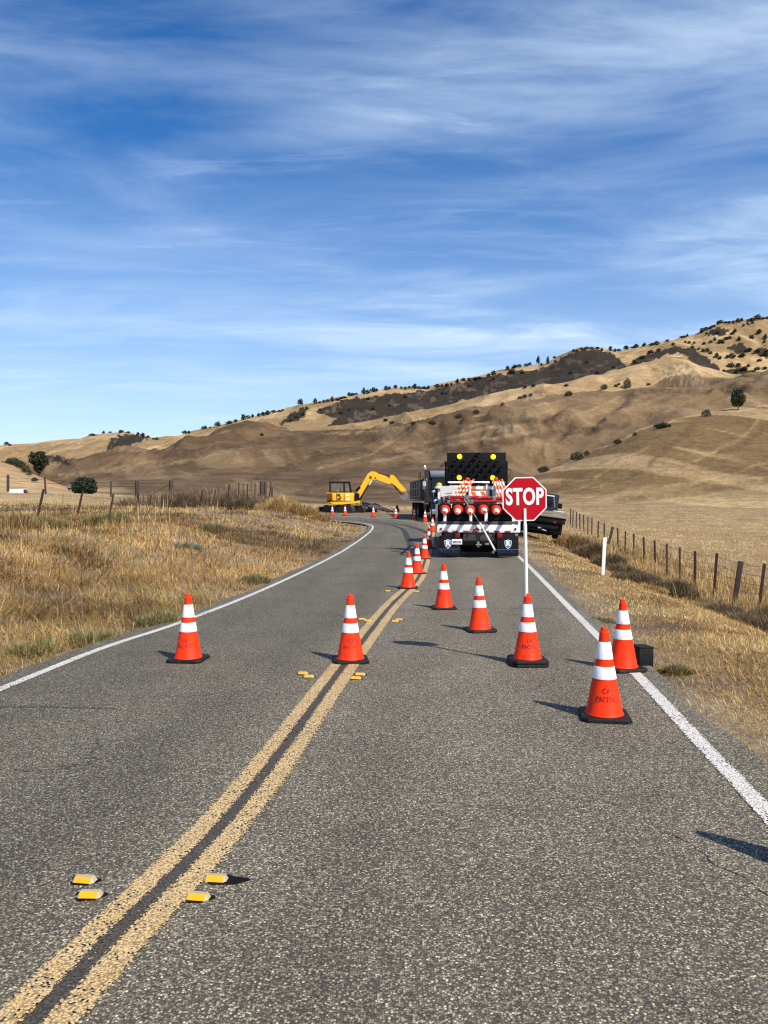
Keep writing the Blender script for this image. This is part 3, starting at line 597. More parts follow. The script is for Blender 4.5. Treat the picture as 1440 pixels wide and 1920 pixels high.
# ------------------------------------------------------------------ traffic cones
PROF = [(.152, .030), (.149, .038), (.140, .052), (.0925, .305), (.0660, .458), (.0440, .600), (.0385, .645), (.0355, .672), (.0290, .678), (.0265, .703), (.0240, .708)]
def rz(z):
    P = sorted((q[1], q[0]) for q in PROF); return float(np.interp(z, [p[0] for p in P], [p[1] for p in P]))
def base_mb(z0, z1, h=.19):
    o = MB(); c_ = .045
    def ring(s, z): return [(x*s, y*s, z) for x, y in ((-h+c_, -h), (h-c_, -h), (h, -h+c_), (h, h-c_), (h-c_, h), (-h+c_, h), (-h, h-c_), (-h, -h+c_))]
    vs = ring(1, z0)+ring(1, z0+(z1-z0)*.55)+ring(.96, z1)+ring(.80, z1+.002)
    fs = [tuple(range(8))[::-1], tuple(range(24, 32))]
    for k in range(3): fs += [(k*8+i, k*8+(i+1) % 8, (k+1)*8+(i+1) % 8, (k+1)*8+i) for i in range(8)]
    return o.add(vs, fs)
def cone_parts(root, body='orange', collar='collar', text=True, bases=1):
    dz = .034*(bases-1)
    b = MB().lathe([(r, z+dz) for r, z in PROF], 40); bo = b.build('cone_body', body, root)
    for z0, z1 in ((.312, .409), (.464, .598)):
        MB().lathe([(rz(z0)+.0012, z0+dz), (rz(z0)+.0030, z0+.002+dz), (rz(z1)+.0030, z1-.002+dz), (rz(z1)+.0012, z1+dz)], 40, cap=False).build('reflective_collar', collar, root)
    base_mb(.004, .034).build('rubber_base', 'rubber', root)
    if bases > 1: base_mb(.039, .034+dz).build('rubber_base', 'rubber', root)
    if text:
        mb = MB()
        for s, zc, sz in (('CA', .228, .056), ('PACIFIC', .166, .056)):
            vs, fs = text_geo(s, sz, .74, .0014, spacing=1.12); P = []
            for x, y, _ in vs:
                z = zc+y; r_ = rz(z)+.0022; th = x/(r_); P.append((r_*math.sin(th), -r_*math.cos(th), z+dz))
            mb.add(P, fs)
        mb.build('stencil_lettering', 'ink', bo, smooth=False)
def cone_at(u, vbase, dtrue=None):
    """stand a cone where the picture shows the front edge of its base"""
    D = np.linspace(3, 64, 6000); vv = HOR+(CAMZ-zroad(D))/D*F; k = int(np.argmin(np.abs(vv-vbase))); d = D[k]+.17
    if dtrue: d = dtrue
    return ((u-720)/F*d, d, float(zroad(d)))
GR = 'orange cones set out on the road'
protos = {}
def make_cone(kind):
    r = empty('traffic_cone')
    cone_parts(r, *{'text': ('orange', 'collar', True), 'plain': ('orange', 'collar', False), 'dirty': ('orange_dirty', 'collar_dirty', False), 'double': ('orange', 'collar', True, 2)}[kind])
    return r
def cone(kind, u, vb, rz_, label, tilt=(0, 0), d=None):
    if kind not in protos: protos[kind] = make_cone(kind); r = protos[kind]
    else: r = copy_tree(protos[kind])
    r.location = cone_at(u, vb, d); r.rotation_euler = (R(tilt[0]), R(tilt[1]), R(rz_)); tag(r, label, 'traffic cone', GR); return r
cone('text', 1133, 1356, -8, 'nearest and largest cone, lettered CA PACIFIC, overlapping the plain cone at the edge line')
cone('plain', 1168, 1262, 12, 'clean orange cone without lettering on the white edge line beside the black box')
sgn_cone = cone('double', 989, 1252, 2, 'orange cone on a doubled black base that carries the stop paddle')
cone('text', 657, 1246, 6, 'lettered cone standing on the double yellow line just above the second set of amber markers')
cone('text', 353, 1244, -5, 'orange cone standing alone in the left lane in front of the grass bank')
cone('dirty', 900, 1187, 10, 'dirty smudged orange cone in the right lane next to the stop paddle cone', (0, -1.5))
cone('plain', 832, 1144, 4, 'orange cone mid lane straight behind the centre line markers, before the truck')
cone('plain', 765, 1105, -4, 'cone on the yellow line left of the truck, nearer of the close pair', (0, 1))
cone('plain', 782, 1077, 15, 'orange cone partly behind its near neighbour, in front of the truck shadow')
cone('plain', 796, 1049, 0, 'shaded cone standing in the shadow at the truck rear left corner')
cone('plain', 804, 1029, 5, 'orange cone in the sun touching the left side of the truck tail')
cone('plain', 811, 998, 3, 'orange cone beside the middle of the sign truck bed')
cone('plain', 797, 979, -6, 'orange cone in front of the blue dump truck wheel, right one of two')
cone('plain', 777, 974, 8, 'orange cone in front of the dump truck body, left one of two')
cone('dirty', 742, 972.5, 0, 'dark cone in the shadow of the dump truck beside the wood scraps')  # dump truck shade put into the colour through the dirtier orange
cone('plain', 700, 969.5, 2, 'orange cone standing alone on the bend between excavator and dump truck')
cone('plain', 647, 967, -7, 'orange cone before the excavator track, right one of two')
cone('plain', 623, 967, 9, 'orange cone before the excavator track, left one of two at the grass')
c0 = copy_tree(protos['text']); c0.location = (2.07, 3.46, 0); c0.rotation_euler = (0, 0, R(5))
tag(c0, 'orange cone just outside the picture whose pointed shadow falls in at lower right', 'traffic cone', GR)

# ------------------------------------------------------------------ stop paddle
sc_l = sgn_cone.location
sp = empty('stop_paddle', (sc_l.x, sc_l.y, 0), (0, R(-1.0), R(-2)), 'red octagonal STOP paddle on a white pole set in the cone with the doubled base', 'stop sign')
apo = .2295; pts = [(apo/math.cos(R(22.5))*math.cos(R(22.5+45*i)), 1.725+apo/math.cos(R(22.5))*math.sin(R(22.5+45*i))) for i in range(8)]
so_ = MB().prism(pts, -.003, .003).build('sign_panel', 'white_sign', sp, smooth=False)
def ins(k): return [(x*k, 1.725+(z-1.725)*k) for x, z in pts]
MB().prism(ins(.945), -.0045, -.0031).build('red_field', 'red_sign', so_, smooth=False)
vs, fs = text_geo('STOP', .238, .665, .0085, spacing=1.06)
MB().add([(x, -.0062, 1.742+y) for x, y, _ in vs], fs).build('lettering', 'white_sign', so_, smooth=False)
MB().add([(-x, .0062, 1.742+y) for x, y, _ in vs], fs).build('lettering', 'white_sign', so_, smooth=False)
MB().prism(ins(.945), .0031, .0045).build('red_field', 'red_sign', so_, smooth=False)
pol = MB().tube([(0, -.004, .45), (0, -.004, 1.46)], .0195, 16); pol.bar((0, -.011, 1.44), (0, -.011, 1.625), .026, .016, (0, 1, 0))
pol.build('pole', 'pvc', sp)

# ------------------------------------------------------------------ raised road markers
def marker():
    r = empty('road_marker'); w_, d_, h_ = .040, .032, .021
    prof = [(-d_, 0), (-.010, h_), (.012, h_), (d_, 0)]
    b = MB(); b.prism_x(prof, -w_, w_)
    for s in (-1, 1):
        x0 = s*w_; x1 = s*(w_+.014)
        vs = [(x0, -d_, 0), (x0, -.010, h_), (x0, .012, h_), (x0, d_, 0), (x1, -d_*.5, 0), (x1, d_*.5, 0)]
        b.add(vs, [(0, 1, 4), (1, 2, 5, 4), (2, 3, 5), (0, 1, 2, 3), (0, 4, 5, 3)])
    b.build('housing', 'marker_white', r, smooth=False)
    p0, p1 = Vector((0, -d_, .001)), Vector((0, -.010, h_)); nrm = Vector((0, -h_, .022)).normalized()*.0015
    q0 = p0+(p1-p0)*.06+nrm; q1 = p0+(p1-p0)*.96+nrm
    MB().add([(-w_*.92, q0.y, q0.z), (w_*.92, q0.y, q0.z), (w_*.92, q1.y, q1.z), (-w_*.92, q1.y, q1.z)], [(0, 1, 2, 3)]).build('lens', 'marker_lens', r, smooth=False)
    t = MB(); n = 26; vs = []
    for i in range(n):
        a_ = 2*math.pi*i/n; k = 1+.12*math.sin(3*a_+1)+.08*math.sin(5*a_); vs.append((.066*k*math.cos(a_), .044*k*math.sin(a_), .0015))
    t.add(vs, [tuple(range(n))]); t.build('adhesive_pad', 'tar', r, smooth=False)
    return r
mk = marker(); first = True
MKL = [(159, 1652, 'amber marker left of the yellow lines, upper one of the near left pair'), (169, 1680, 'amber marker closest to the yellow lines, lower one of the near left pair'),
       (405, 1650, 'amber marker on a long black pad, upper one of the near right pair'), (371, 1684, 'amber marker without a long pad, lower one of the near right pair'),
       (568, 1264, 'amber marker below the cone on the yellow line, left pair, upper'), (579, 1270, 'amber marker below the cone on the yellow line, left pair, lower'),
       (675, 1266, 'amber marker below the cone on the yellow line, right pair, upper'), (667, 1273, 'amber marker below the cone on the yellow line, right pair, lower'),
       (679, 1162, 'worn marker left of the yellow lines just right of the cone collar'), (690, 1165, 'worn marker closest to the left yellow line behind the cone'),
       (748, 1163, 'worn marker right of the yellow lines, further one of its pair'), (741, 1166, 'worn marker right of the yellow lines, nearer one of its pair'),
       (727, 1109, 'faint far marker left of the yellow lines by the cone pair'), (781, 1110, 'faint far marker right of the cone standing on the yellow line')]
for i, (u, v, lb) in enumerate(MKL):
    r = mk if i == 0 else copy_tree(mk); d = 1442*1.7/(v-940)
    r.location = ((u-720)/F*d, d, .003 if i < 99 else 0); r.rotation_euler = (0, 0, R([-3, 4, 1, -2][i % 4]-6)); tag(r, lb, 'road marker', 'raised amber markers beside the yellow centre lines')
    if i == 2:
        for ch in r.children:
            if ch.name.startswith('adhesive'): ch.scale = (1.45, 1.0, 1); ch.location = (.045, 0, 0)

# ------------------------------------------------------------------ black box on the right verge
bx_ = empty('black_box', (2.70, 8.05, -.035), (R(-2), R(2), R(8)), 'small black box standing on the dry verge beside the plain edge line cone', 'box')
b = MB().box(-.078, .078, -.10, .10, 0, .215, .012); b.build('case', 'rubber', bx_)
MB().box(-.080, .080, -.102, .102, .205, .226, .006).build('lid', 'rubber', bx_)

# ------------------------------------------------------------------ white roadside marker post
x, y = (1130-720)/F*20.2, 20.2; z = gz(x, y)
mp_ = MB().box(-.045, .045, -.008, .008, -.1, 1.14, .004); o = mp_.build('marker_post', 'pvc', None, (x, y, zpx(1089, 20.2)), (0, R(3), 0)); tag(o, 'flat white delineator post leaning slightly on the right verge', 'marker post')
x, y, z = hit(1093, 953, 30); o = MB().tube([(0, 0, -.2), (0, 0, 1.5)], .028, 8).build('survey_stake', 'rust', None, (x, y, z), (R(2), 0, 0)); tag(o, 'thin bare rod standing upright in the field behind the right fence', 'stake')

# ------------------------------------------------------------------ fences
def post(mb, h, r, square=False):
    if square: mb.box(-r, r, -r*.8, r*.8, -.3, h, .008)
    else:
        mb.bar((-r, 0, -.3), (-r, 0, 0), .001, .001); mb.box(-r, r, -.006, .006, -.3, h); mb.box(-.006, .006, .004, r*1.4, -.3, h)
        for k in range(8): mb.box(-.012, .012, -.016, -.004, h-.12-k*.12, h-.09-k*.12)
    return mb
def sag_wire(mb, A, B, r=.006, sag=.03, n=6):
    pts = [Vector(A).lerp(Vector(B), i/n)-Vector((0, 0, sag*4*(i/n)*(1-i/n))) for i in range(n+1)]; mb.tube(pts, r, 4)
fr = empty('wire_fence', (10.9, 22, gz(10.9, 22)), (0, 0, 0), 'long wire fence on dark posts climbing away along the right verge', 'fence')
RP = [(1452, 1062, 21), (1433, 1056, 22.4), (1388, 1051, 24.0), (1344, 1037, 26.5), (1303, 1033, 28.5), (1274, 1026, 31), (1251, 1019, 33.5), (1227, 1013, 36), (1207, 1007, 38.5), (1189, 1001, 41), (1173, 996, 43.5), (1158, 990, 46), (1149, 987, 47.5),
      (1133, 981, 50), (1122, 977, 52.5), (1110, 971, 55), (1103, 968, 57.5), (1094, 965, 60.5), (1087, 963, 63), (1081, 960, 66), (1075, 957, 69.5), (1070, 954, 73)]
O = Vector(fr.location); tops = []
for i, (u, v, d) in enumerate(RP):
    x = (u-720)/F*d; zt = zpx(v, d); zb = gz(x, d); h = max(.7, min(1.45, zt-zb)); zb = zt-h
    thick = u in (1388, 1149); lean = {1388: 8, 1149: 14, 1433: 7, 1344: 4}.get(u, random.uniform(-2, 3))
    o = post(MB(), h, .075 if thick else .046, thick).build('fence_post', 'darkwood' if thick else 'rust', fr, Vector((x-math.sin(R(lean))*h, d, zb))-O, (R(random.uniform(-2, 2)), R(lean), R(random.uniform(-20, 20))))
    tops.append((x, d, zt, h))
for k in range(4):
    mb = MB()
    for i in range(len(tops)-1):
        a_, b_ = tops[i], tops[i+1]; dr_ = .10+k*.28
        sag_wire(mb, (a_[0]-O.x, a_[1]-O.y, a_[2]-dr_-O.z), (b_[0]-O.x, b_[1]-O.y, b_[2]-dr_-O.z), .0065, .02)
    mb.build('wire', 'wire', fr)
fl = empty('wire_fence', (-11.2, 25, gz(-11.2, 25)), (0, 0, 0), 'leaning rusty posts with slack wire along the top of the left grass bank', 'fence')
LP = [(-30, 915, 22, 12), (81, 917, 25, 12), (153, 923, 29, 11), (212, 926, 33, 9), (262, 926, 36, 12), (304, 929, 39, 6), (343, 930, 42, 2), (379, 919, 45, 8), (404, 918, 47.5, 9), (430, 908, 50, 7), (448, 905, 52, 1), (464, 907, 54, 1), (478, 905, 56, 0)]
O = Vector(fl.location); tops = []
for u, v, d, lean in LP:
    zt = zpx(v, d); xt = (u-720)/F*d; h = 1.5; xb = xt-math.sin(R(lean))*h
    post(MB(), h, .040 if u != 343 else .07, u == 343).build('fence_post', 'rust' if u != 343 else 'darkwood', fl, Vector((xb, d, zt-h*math.cos(R(lean))))-O, (R(random.uniform(-3, 3)), R(lean), R(random.uniform(-25, 25))))
    tops.append((xt, d, zt, lean))
for k in range(3):
    mb = MB()
    for i in range(len(tops)-1):
        a_, b_ = tops[i], tops[i+1]; q = .12+k*.34
        sag_wire(mb, (a_[0]-q*math.sin(R(a_[3]))-O.x, a_[1]-O.y, a_[2]-q-O.z), (b_[0]-q*math.sin(R(b_[3]))-O.x, b_[1]-O.y, b_[2]-q-O.z), .0045, .05)
    mb.build('wire', 'wire', fl)
fo = empty('corral_fence', (-24, 62, gz(-24, 62)), (0, 0, 0), 'old wooden corral posts and rail behind the brush thicket on the left', 'fence')
O = Vector(fo.location)
def wpost(u, v0, v1, d, r, lean=0):
    zt, zb = zpx(v0, d), zpx(v1, d)-.3; x = (u-720)/F*d
    MB().box(-r, r, -r, r, 0, zt-zb, .02).build('fence_post', 'darkwood', fo, Vector((x, d, zb))-O, (0, R(lean), R(random.uniform(0, 40))))
for a_ in [(257, 902, 925, 62, .13), (321, 901, 929, 62, .14), (208, 902, 925, 62, .06), (15, 890, 915, 66, .10), (86, 894, 920, 66, .07, -4), (490, 902, 938, 60, .10), (497, 903, 938, 60.4, .10), (504, 904, 936, 61, .05, 6), (510, 913, 928, 60.6, .07), (485, 925, 937, 59.5, .07), (471, 902, 935, 61, .035), (456, 906, 936, 62, .035)]: wpost(*a_)
mb = MB(); P = lambda u, v, d: Vector(((u-720)/F*d, d, zpx(v, d)))-O
mb.tube([P(260, 906, 61.8), P(318, 906, 61.8)], .025, 6); mb.tube([P(285, 927, 61.7), P(318, 908, 61.7)], .03, 6); mb.build('rail', 'darkwood', fo)
mb = MB()
for q in (0, 6): mb.tube([P(15, 895+q, 66), P(86, 900+q, 66), P(208, 906+q, 62.2), P(257, 906+q, 62.1)], .012, 4)
mb.build('wire', 'wire', fo)
# white stock tank
x, y, z = hit(34, 918, 60, 140)
wt = empty('stock_tank', (x, y, z-.1), (0, 0, R(-6)), 'small white metal stock tank with dark lid beside the left corral post', 'tank')
k = y/F; MB().box(-15*k, 13*k, -.5, .5, 0, 9*k, .05).build('body', 'white_paint', wt); MB().box(-14*k, 9*k, -.45, .45, 9*k, 11*k, .04).build('lid', 'steel', wt); MB().prism([(13*k, 0), (19*k, 0), (17*k, 3*k), (13*k, 8*k)], -.4, .4).build('end_plate', 'rust', wt)
# ------------------------------------------------------------------ wheels
def wheel(parent, x, y, r, w_, rim='steel', name='wheel', dual=False):
    o = MB()
    o.lathe([(r*.60, -w_/2), (r*.92, -w_/2), (r, -w_*.38), (r, w_*.38), (r*.92, w_/2), (r*.60, w_/2)], 28, (x, y, r), 'X', cap=False)
    for s in range(20):                      # tread blocks
        t = 2*math.pi*s/20; o.box(x-w_*.40, x+w_*.40, y+r*math.cos(t)-.02, y+r*math.cos(t)+.02, r+r*math.sin(t)-.02, r+r*math.sin(t)+.02)
    wo = o.build(name, 'tyre', parent)
    MB().lathe([(.02, -w_*.30), (r*.30, -w_*.34), (r*.34, -w_*.20), (r*.55, -w_*.25), (r*.605, -w_*.46), (r*.605, w_*.46), (r*.55, w_*.25), (r*.34, w_*.20), (r*.30, w_*.34), (.02, w_*.30)], 24, (x, y, r), 'X').build('rim', rim, wo)
    return wo
# ------------------------------------------------------------------ sign truck seen from behind
S = 62.7
tr = empty('sign_truck', (2.80, 23.0, 0), (0, 0, R(-6)), 'flatbed sign truck seen from behind with black arrow board and white tail beam', 'truck')
TX = lambda u: (u-896)/S
TZ = lambda v: (1048-v)/S
b = MB().box(-1.22, 1.26, 0, .10, .77, 1.00, .012); b.build('tail_beam', 'white_paint', tr)
b = MB()
for u0, u1 in ((829, 841), (849, 860), (869, 879), (885, 895), (907, 917), (926, 937), (946, 957)): b.box(TX(u0), TX(u1), -.004, 0, .775, .822)
b.build('reflective_tape', 'tape_red', tr)
for u in (827.5, 890, 893.5, 897.5, 905, 966): MB().lathe([(.034, -.022), (.034, 0), (.026, -.03)][:2], 14, (TX(u), 0, .876 if u not in (890, 897.5) else .855), 'Y').build('marker_light', 'lamp_red', tr)
MB().box(-1.20, 1.22, .10, 6.0, 1.02, 1.10, .01).build('deck', 'grey_panel', tr)
for u in (834.5, 883, 912, 963): MB().box(TX(u)-.045, TX(u)+.045, .11, .17, 1.0, 1.36, .006).build('stake_post', 'white_paint', tr)
MB().box(1.20, 1.27, .10, .16, 1.0, 1.6, .006).build('stake_post', 'white_paint', tr)
MB().box(-1.26, -1.20, .10, .16, .78, 1.62, .006).build('stake_post', 'steel', tr)
b = MB()
for s in (-1, 1):
    b.box(s*1.23-.03, s*1.23+.03, .2, 4.2, 1.30, 1.36); b.box(s*1.23-.03, s*1.23+.03, .2, 4.2, 1.66, 1.72)
    for k in range(5): b.box(s*1.23-.028, s*1.23+.028, .25+k*.95, .31+k*.95, 1.10, 1.72)
b.build('side_rail', 'black', tr)
b = MB().box(-1.18, 1.18, .20, .26, 1.14, 1.24); b.box(-1.18, 1.18, .30, .34, 1.10, 1.50); b.box(-1.19, 1.19, .2, 1.2, 1.205, 1.225); b.build('cone_rack', 'black', tr)
MB().box(-.43, .47, .04, .08, .52, .755, .008).build('rear_panel', 'grey_panel', tr)
b = MB().box(-.42, -.32, .1, 7.6, .62, .86, .01).box(.32, .42, .1, 7.6, .62, .86, .01)
for k in range(6): b.box(-1.1, 1.1, .5+k*1.0, .6+k*1.0, .88, 1.02)
b.box(-.5, .5, .06, .2, .38, .50, .01); b.box(-.95, .95, 1.72, 1.88, .38, .54, .02); b.box(-.55, .62, .05, .6, .42, .62, .02); b.box(-.50, .50, .75, 1.2, .14, .62, .08); b.box(-1.1, 1.1, .9, 1.0, .40, .56, .02); b.box(-.56, .58, 2.4, 3.2, .12, .7, .05)  # frame and axle, plus added black blocks standing in for shade underneath
b.build('chassis', 'black', tr)
b = MB().tube([(-.05, -.06, .40), (.12, -.08, .40)], .03, 8).box(.20, .34, -.03, .05, .395, .455, .006).box(-.02, .05, -.08, .05, .33, .50, .01); b.build('tow_hitch', 'steel', tr)
for s, x0, x1, xc in ((-1, TX(824), TX(863), TX(840.5)), (1, TX(932), TX(972), TX(952.5))):
    f = MB().box(x0, x1, .02, .045, .06, .745, .012).build('mud_flap', 'flap', tr)
    MB().box(x0, x1, .012, .019, .262, .272).build('flap_strip', 'steel', f)
    # shield with R, and the word below
    sh = [(-.105, .10), (-.06, .112), (0, .135), (.06, .112), (.105, .10), (.10, -.01), (.075, -.08), (0, -.15), (-.075, -.08), (-.10, -.01)]
    g = lambda k, y0, y1: MB().prism([(xc+x*k, .425+z*k) for x, z in sh], y0, y1)
    g(1, .014, .019).build('crest', 'white_sign', f, smooth=False); g(.84, .010, .0139).build('crest_field', 'crest_blue', f, smooth=False)
    vs, fs = text_geo('R', .19, 1.05, .011); MB().add([(xc+x, .0075, .435+y) for x, y, _ in vs], fs).build('crest_letter', 'white_sign', f, smooth=False)
    vs, fs = text_geo('ROYAL', .125, 1.15, .004, spacing=1.25); MB().add([(xc-.03*s+x, .0165, .20+y) for x, y, _ in vs], fs).build('lettering', 'crest_text', f, smooth=False)
MB().box(TX(848), TX(867), .0, .012, TZ(1022.5), TZ(1012.5), .004).build('number_plate', 'white_sign', tr)
b = MB()
for k in range(7): b.box(TX(850)+k*.036, TX(850)+k*.036+.020, -.004, -.001, TZ(1020)+.01*(k % 2), TZ(1016))
b.build('plate_marks', 'crest_text', tr)
for u in (858, 937): MB().box(TX(u)-.08, TX(u)+.08, .0, .03, .60, .755, .015).build('tail_light', 'lamp_red', tr)
for u in (826, 968): MB().box(TX(u)-.045, TX(u)+.045, .0, .03, .655, .74, .01).build('reflector', 'steel', tr)
for s in (-1, 1):
    wheel(tr, s*1.00, .95, .48, .27); wheel(tr, s*.68, .95, .48, .27); wheel(tr, s*1.02, 6.9, .48, .27)
# cab
b = MB().prism_x([(6.2, .75), (6.2, 2.42), (6.4, 2.52), (7.7, 2.50), (8.15, 1.75), (9.3, 1.55), (9.45, .75)], -1.02, 1.02); cab = b.build('cab', 'white_paint', tr)
MB().box(-.55, .45, 6.165, 6.198, 1.70, 2.28, .02).build('rear_window', 'glass', cab); 
for s in (-1, 1): MB().prism_x([(6.6, 1.7), (6.65, 2.3), (7.6, 2.3), (7.95, 1.75)], s*1.021, s*1.035).build('side_window', 'glass', cab)
MB().prism([(-.9, 1.85), (.9, 1.85), (.82, 2.4), (-.82, 2.4)], 7.97, 8.0).build('windshield', 'glass', cab)
for s in (-1, 1): MB().box(s*1.28-.09, s*1.28+.09, 7.6, 7.66, 1.65, 2.05, .02).tube([(s*1.02, 7.63, 1.8), (s*1.25, 7.63, 1.8)], .015, 6).build('mirror', 'black', cab)
b = MB()                                           # black rack carrying the board
for u in (838.5, 951.5): b.box((u-896)/57.5-.035, (u-896)/57.5+.035, 2.0, 2.08, 1.1, 3.0)
b.box(-1.0, .97, 2.0, 2.06, 2.22, 2.29); b.box(-.95, -.88, 2.0, 2.06, 1.1, 2.3); b.box(.42, .50, 2.0, 2.06, 1.1, 2.4); b.tube([(1.02, 2.04, 2.75), (1.10, 2.04, 2.7), (1.10, 2.04, 2.55), (1.02, 2.04, 2.5)], .012, 5)
b.tube([(-1.0, 2.04, 2.95), (-1.16, 2.04, 2.9), (-1.12, 2.04, 2.8)], .012, 5).tube([(-1.0, 2.04, 2.9), (-1.20, 2.06, 2.83)], .012, 5)
b.build('board_rack', 'black', tr)
ab = empty('arrow_board', (0, 0, 0)); ab.parent = tr; ab.location = (-.01, 1.95, 2.35)
BW, BH = 1.90, .93
bd = MB().box(-BW/2, BW/2, 0, .10, 0, BH, .015).build('panel', 'board_black', ab)
q = lambda X_, Y_: ((X_-685)/855*BW, (495-Y_)/425*BH)
for X_, Y_ in ((442, 128), (928, 135), (438, 440), (922, 444)):
    x, z = q(X_, Y_); MB().lathe([(.083, 0), (.083, -.02), (.062, -.045), (.02, -.055)], 20, (x, 0, z), 'Y').build('lamp', 'amber_on', ab)
for X_, Y_ in [(365, 225), (490, 225), (608, 225), (733, 228), (850, 230), (973, 230), (305, 300), (427, 300), (547, 302), (670, 302), (790, 305), (912, 305), (1035, 310), (365, 378), (487, 378), (605, 380), (725, 382), (850, 385), (968, 388), (670, 148), (668, 460), (708, 103)]:
    x, z = q(X_, Y_); l = MB().lathe([(.05, 0), (.05, -.012), (.02, -.022)], 14, (x, 0, z), 'Y').build('lamp', 'lamp_off', ab)
    vs = []; n = 9
    for i in range(n):
        t = math.pi*i/(n-1)
        for y in (-.001, -.13): vs.append((x+.062*math.cos(t), y, z+.062*math.sin(t)))
    MB().add(vs, [(2*i, 2*i+1, 2*i+3, 2*i+2) for i in range(n-1)]).build('hood', 'board_black', l)
# amber beacon at the left front of the bed
bc = MB().lathe([(.13, 2.10), (.14, 2.14), (.10, 2.17)], 18, (-1.19, 1.2, 0)); be = bc.box(-1.23, -1.15, 1.16, 1.24, 1.6, 2.1).build('beacon_mount', 'white_paint', tr)
MB().lathe([(.095, 2.171), (.093, 2.22), (.07, 2.275), (.02, 2.29)], 18, (-1.19, 1.2, 0)).build('beacon', 'amber', be)
TM = Matrix.Translation((2.80, 23.0, 0)) @ Matrix.Rotation(R(-6), 4, 'Z')
def on_truck(name, x, y, z, rot, label, cat, group=None):
    p = TM @ Vector((x, y, z)); o = empty(name, p, (R(rot[0]), R(rot[1]), R(rot[2]-6)), label, cat, group); return o
# cones carried lying down, tips to the rear
nm = ['leftmost orange cone of the row lying on the truck tail', 'second from the left of the cones lying on the truck tail', 'middle cone of the five clearly seen lying on the truck tail', 'fourth from the left of the cones lying on the truck tail',
      'fifth cone lying on the truck tail, left of the stop paddle', 'sixth cone lying on the truck tail, mostly behind the stop paddle']
for i, u in enumerate((834.5, 859.5, 882, 907, 931, 955)):
    for j in range(1):
        if 'lying' not in protos: protos['lying'] = empty('traffic_cone'); cone_parts(protos['lying'], 'orange_dirty' if 0 else 'orange', 'collar', False); r = protos['lying']
        else: r = copy_tree(protos['lying'])
        p = TM @ Vector((TX(u), .27+.07*j, 1.445+.012*(i % 2)+.0*j)); r.location = p; r.rotation_euler = (R(97+[0, 4, 2, -1, 1, 2][i]), 0, R(-6+[1, -2, 0, 2, -1, 0][i]))
        tag(r, (nm[i]) if j == 0 else 'cone stacked under another lying cone on the truck tail', 'traffic cone', 'cones lying on the truck tail' if j == 0 else 'inner cones of the lying stacks')
# folded red sign stands heaped above the cones
hs_ = [(-1.10, .9, 1.67, 0, 1.0), (-1.12, .9, 1.73, 6, 1.1), (-.1, .9, 1.70, -7, 1.05), (-.9, 1.2, 1.66, 3, 1.2), (-.95, .7, 1.78, -4, 1.3), (.1, .7, 1.73, 5, .85), (-1.0, .6, 1.62, 2, 1.6)]
for i, (x, y, z, a_, L) in enumerate(hs_):
    g = on_truck('sign_stand', x, y, z, (random.uniform(-3, 3), -a_*.35, a_), ['red folded sign stand on the left of the heap above the cones', 'red folded stand with its legs crossing the heap', 'red folded stand on the right of the heap', 'low red folded stand under the heap',
        'topmost long red folded stand of the heap', 'short red folded stand by the striped posts', 'longest red folded stand right above the lying cones'][i], 'sign stand', 'red sign stands heaped on the truck')
    MB().box(0, L, -.022, .022, 0, .05, .005).box(0, L*.9, .05, .09, .0, .045, .005).build('leg', 'stand_red', g)
    MB().box(.1, L+.08, -.07, -.03, .055, .10, .005).build('leg', 'stand_red', g)
    MB().box(L*.42, L*.55, -.09, .10, -.02, .12, .01).box(L*.05, L*.10, -.08, .10, -.01, .11, .005).build('hub', 'steel', g)
# striped posts / delineators leaning left and right
def striped(parent, p, q, r=.04, n=5, name='post'):
    p, q = Vector(p), Vector(q); o = MB().tube([p, q], r, 10).build(name, 'sticker_orange', parent)
    for k in range(n):
        a_ = p.lerp(q, (k+.15)/n); b_ = p.lerp(q, (k+.6)/n); MB().tube([a_, b_], r+.004, 10).build('reflective_band', 'white_sign', o)
for side, x0, lab in ((-1, -.66, 'left'), (1, .66, 'right')):
    for i in range(4):
        g = on_truck('tube_marker', x0+i*(.10 if side < 0 else .09), .75+.05*i, 1.78, (0, 0, 0), f'{["first", "second", "third", "fourth"][i]} from left of the striped tubes leaning on the {lab} of the truck bed', 'tube marker', 'orange and white tubes leaning on the truck bed')
        dx = .26 if side < 0 else -.17
        striped(g, (-dx*.6, 0, -.05 if side < 0 else -.30), (dx, .12, .58+.03*(i % 2)), .030+.004*(i % 2), 4 if side > 0 else 5)
        if i == 1: MB().lathe([(.05, .56), (.07, .60), (.05, .66)], 12, (dx, .12, 0)).build('cap', 'orange', g)
# barricade in the middle
g = on_truck('folding_barricade', 0, 1.05, 1.45, (0, 0, 0), 'white folding barricade with orange diagonal stripes standing mid bed below the arrow board', 'barricade')
MB().box(-.26, .34, -.02, .02, .30, .58, .006).build('panel', 'white_sign', g)
for x in (-.20, .10): MB().prism([(x, .56), (x+.12, .56), (x+.24, .33), (x+.12, .33)], -.027, -.021).build('orange_stripe', 'sticker_orange', g, smooth=False)
MB().box(-.24, -.20, .021, .05, -.3, .78).box(.28, .32, .021, .05, -.3, .78).build('leg', 'white_paint', g)
g2 = MB().box(-.78, .86, .03, .07, .62, .72, .006).build('top_rail', 'white_sign', g)
for x, l in ((-.17, .14), (.20, .12), (.60, .10), (-.50, .10)): MB().box(x, x+l, .024, .028, .622, .718).build('orange_stripe', 'sticker_orange', g2, smooth=False)
g = on_truck('folded_sign', -.93, .95, 1.84, (8, 0, 0), 'white folded sign panel with small faint lettering at the left of the truck bed', 'sign')
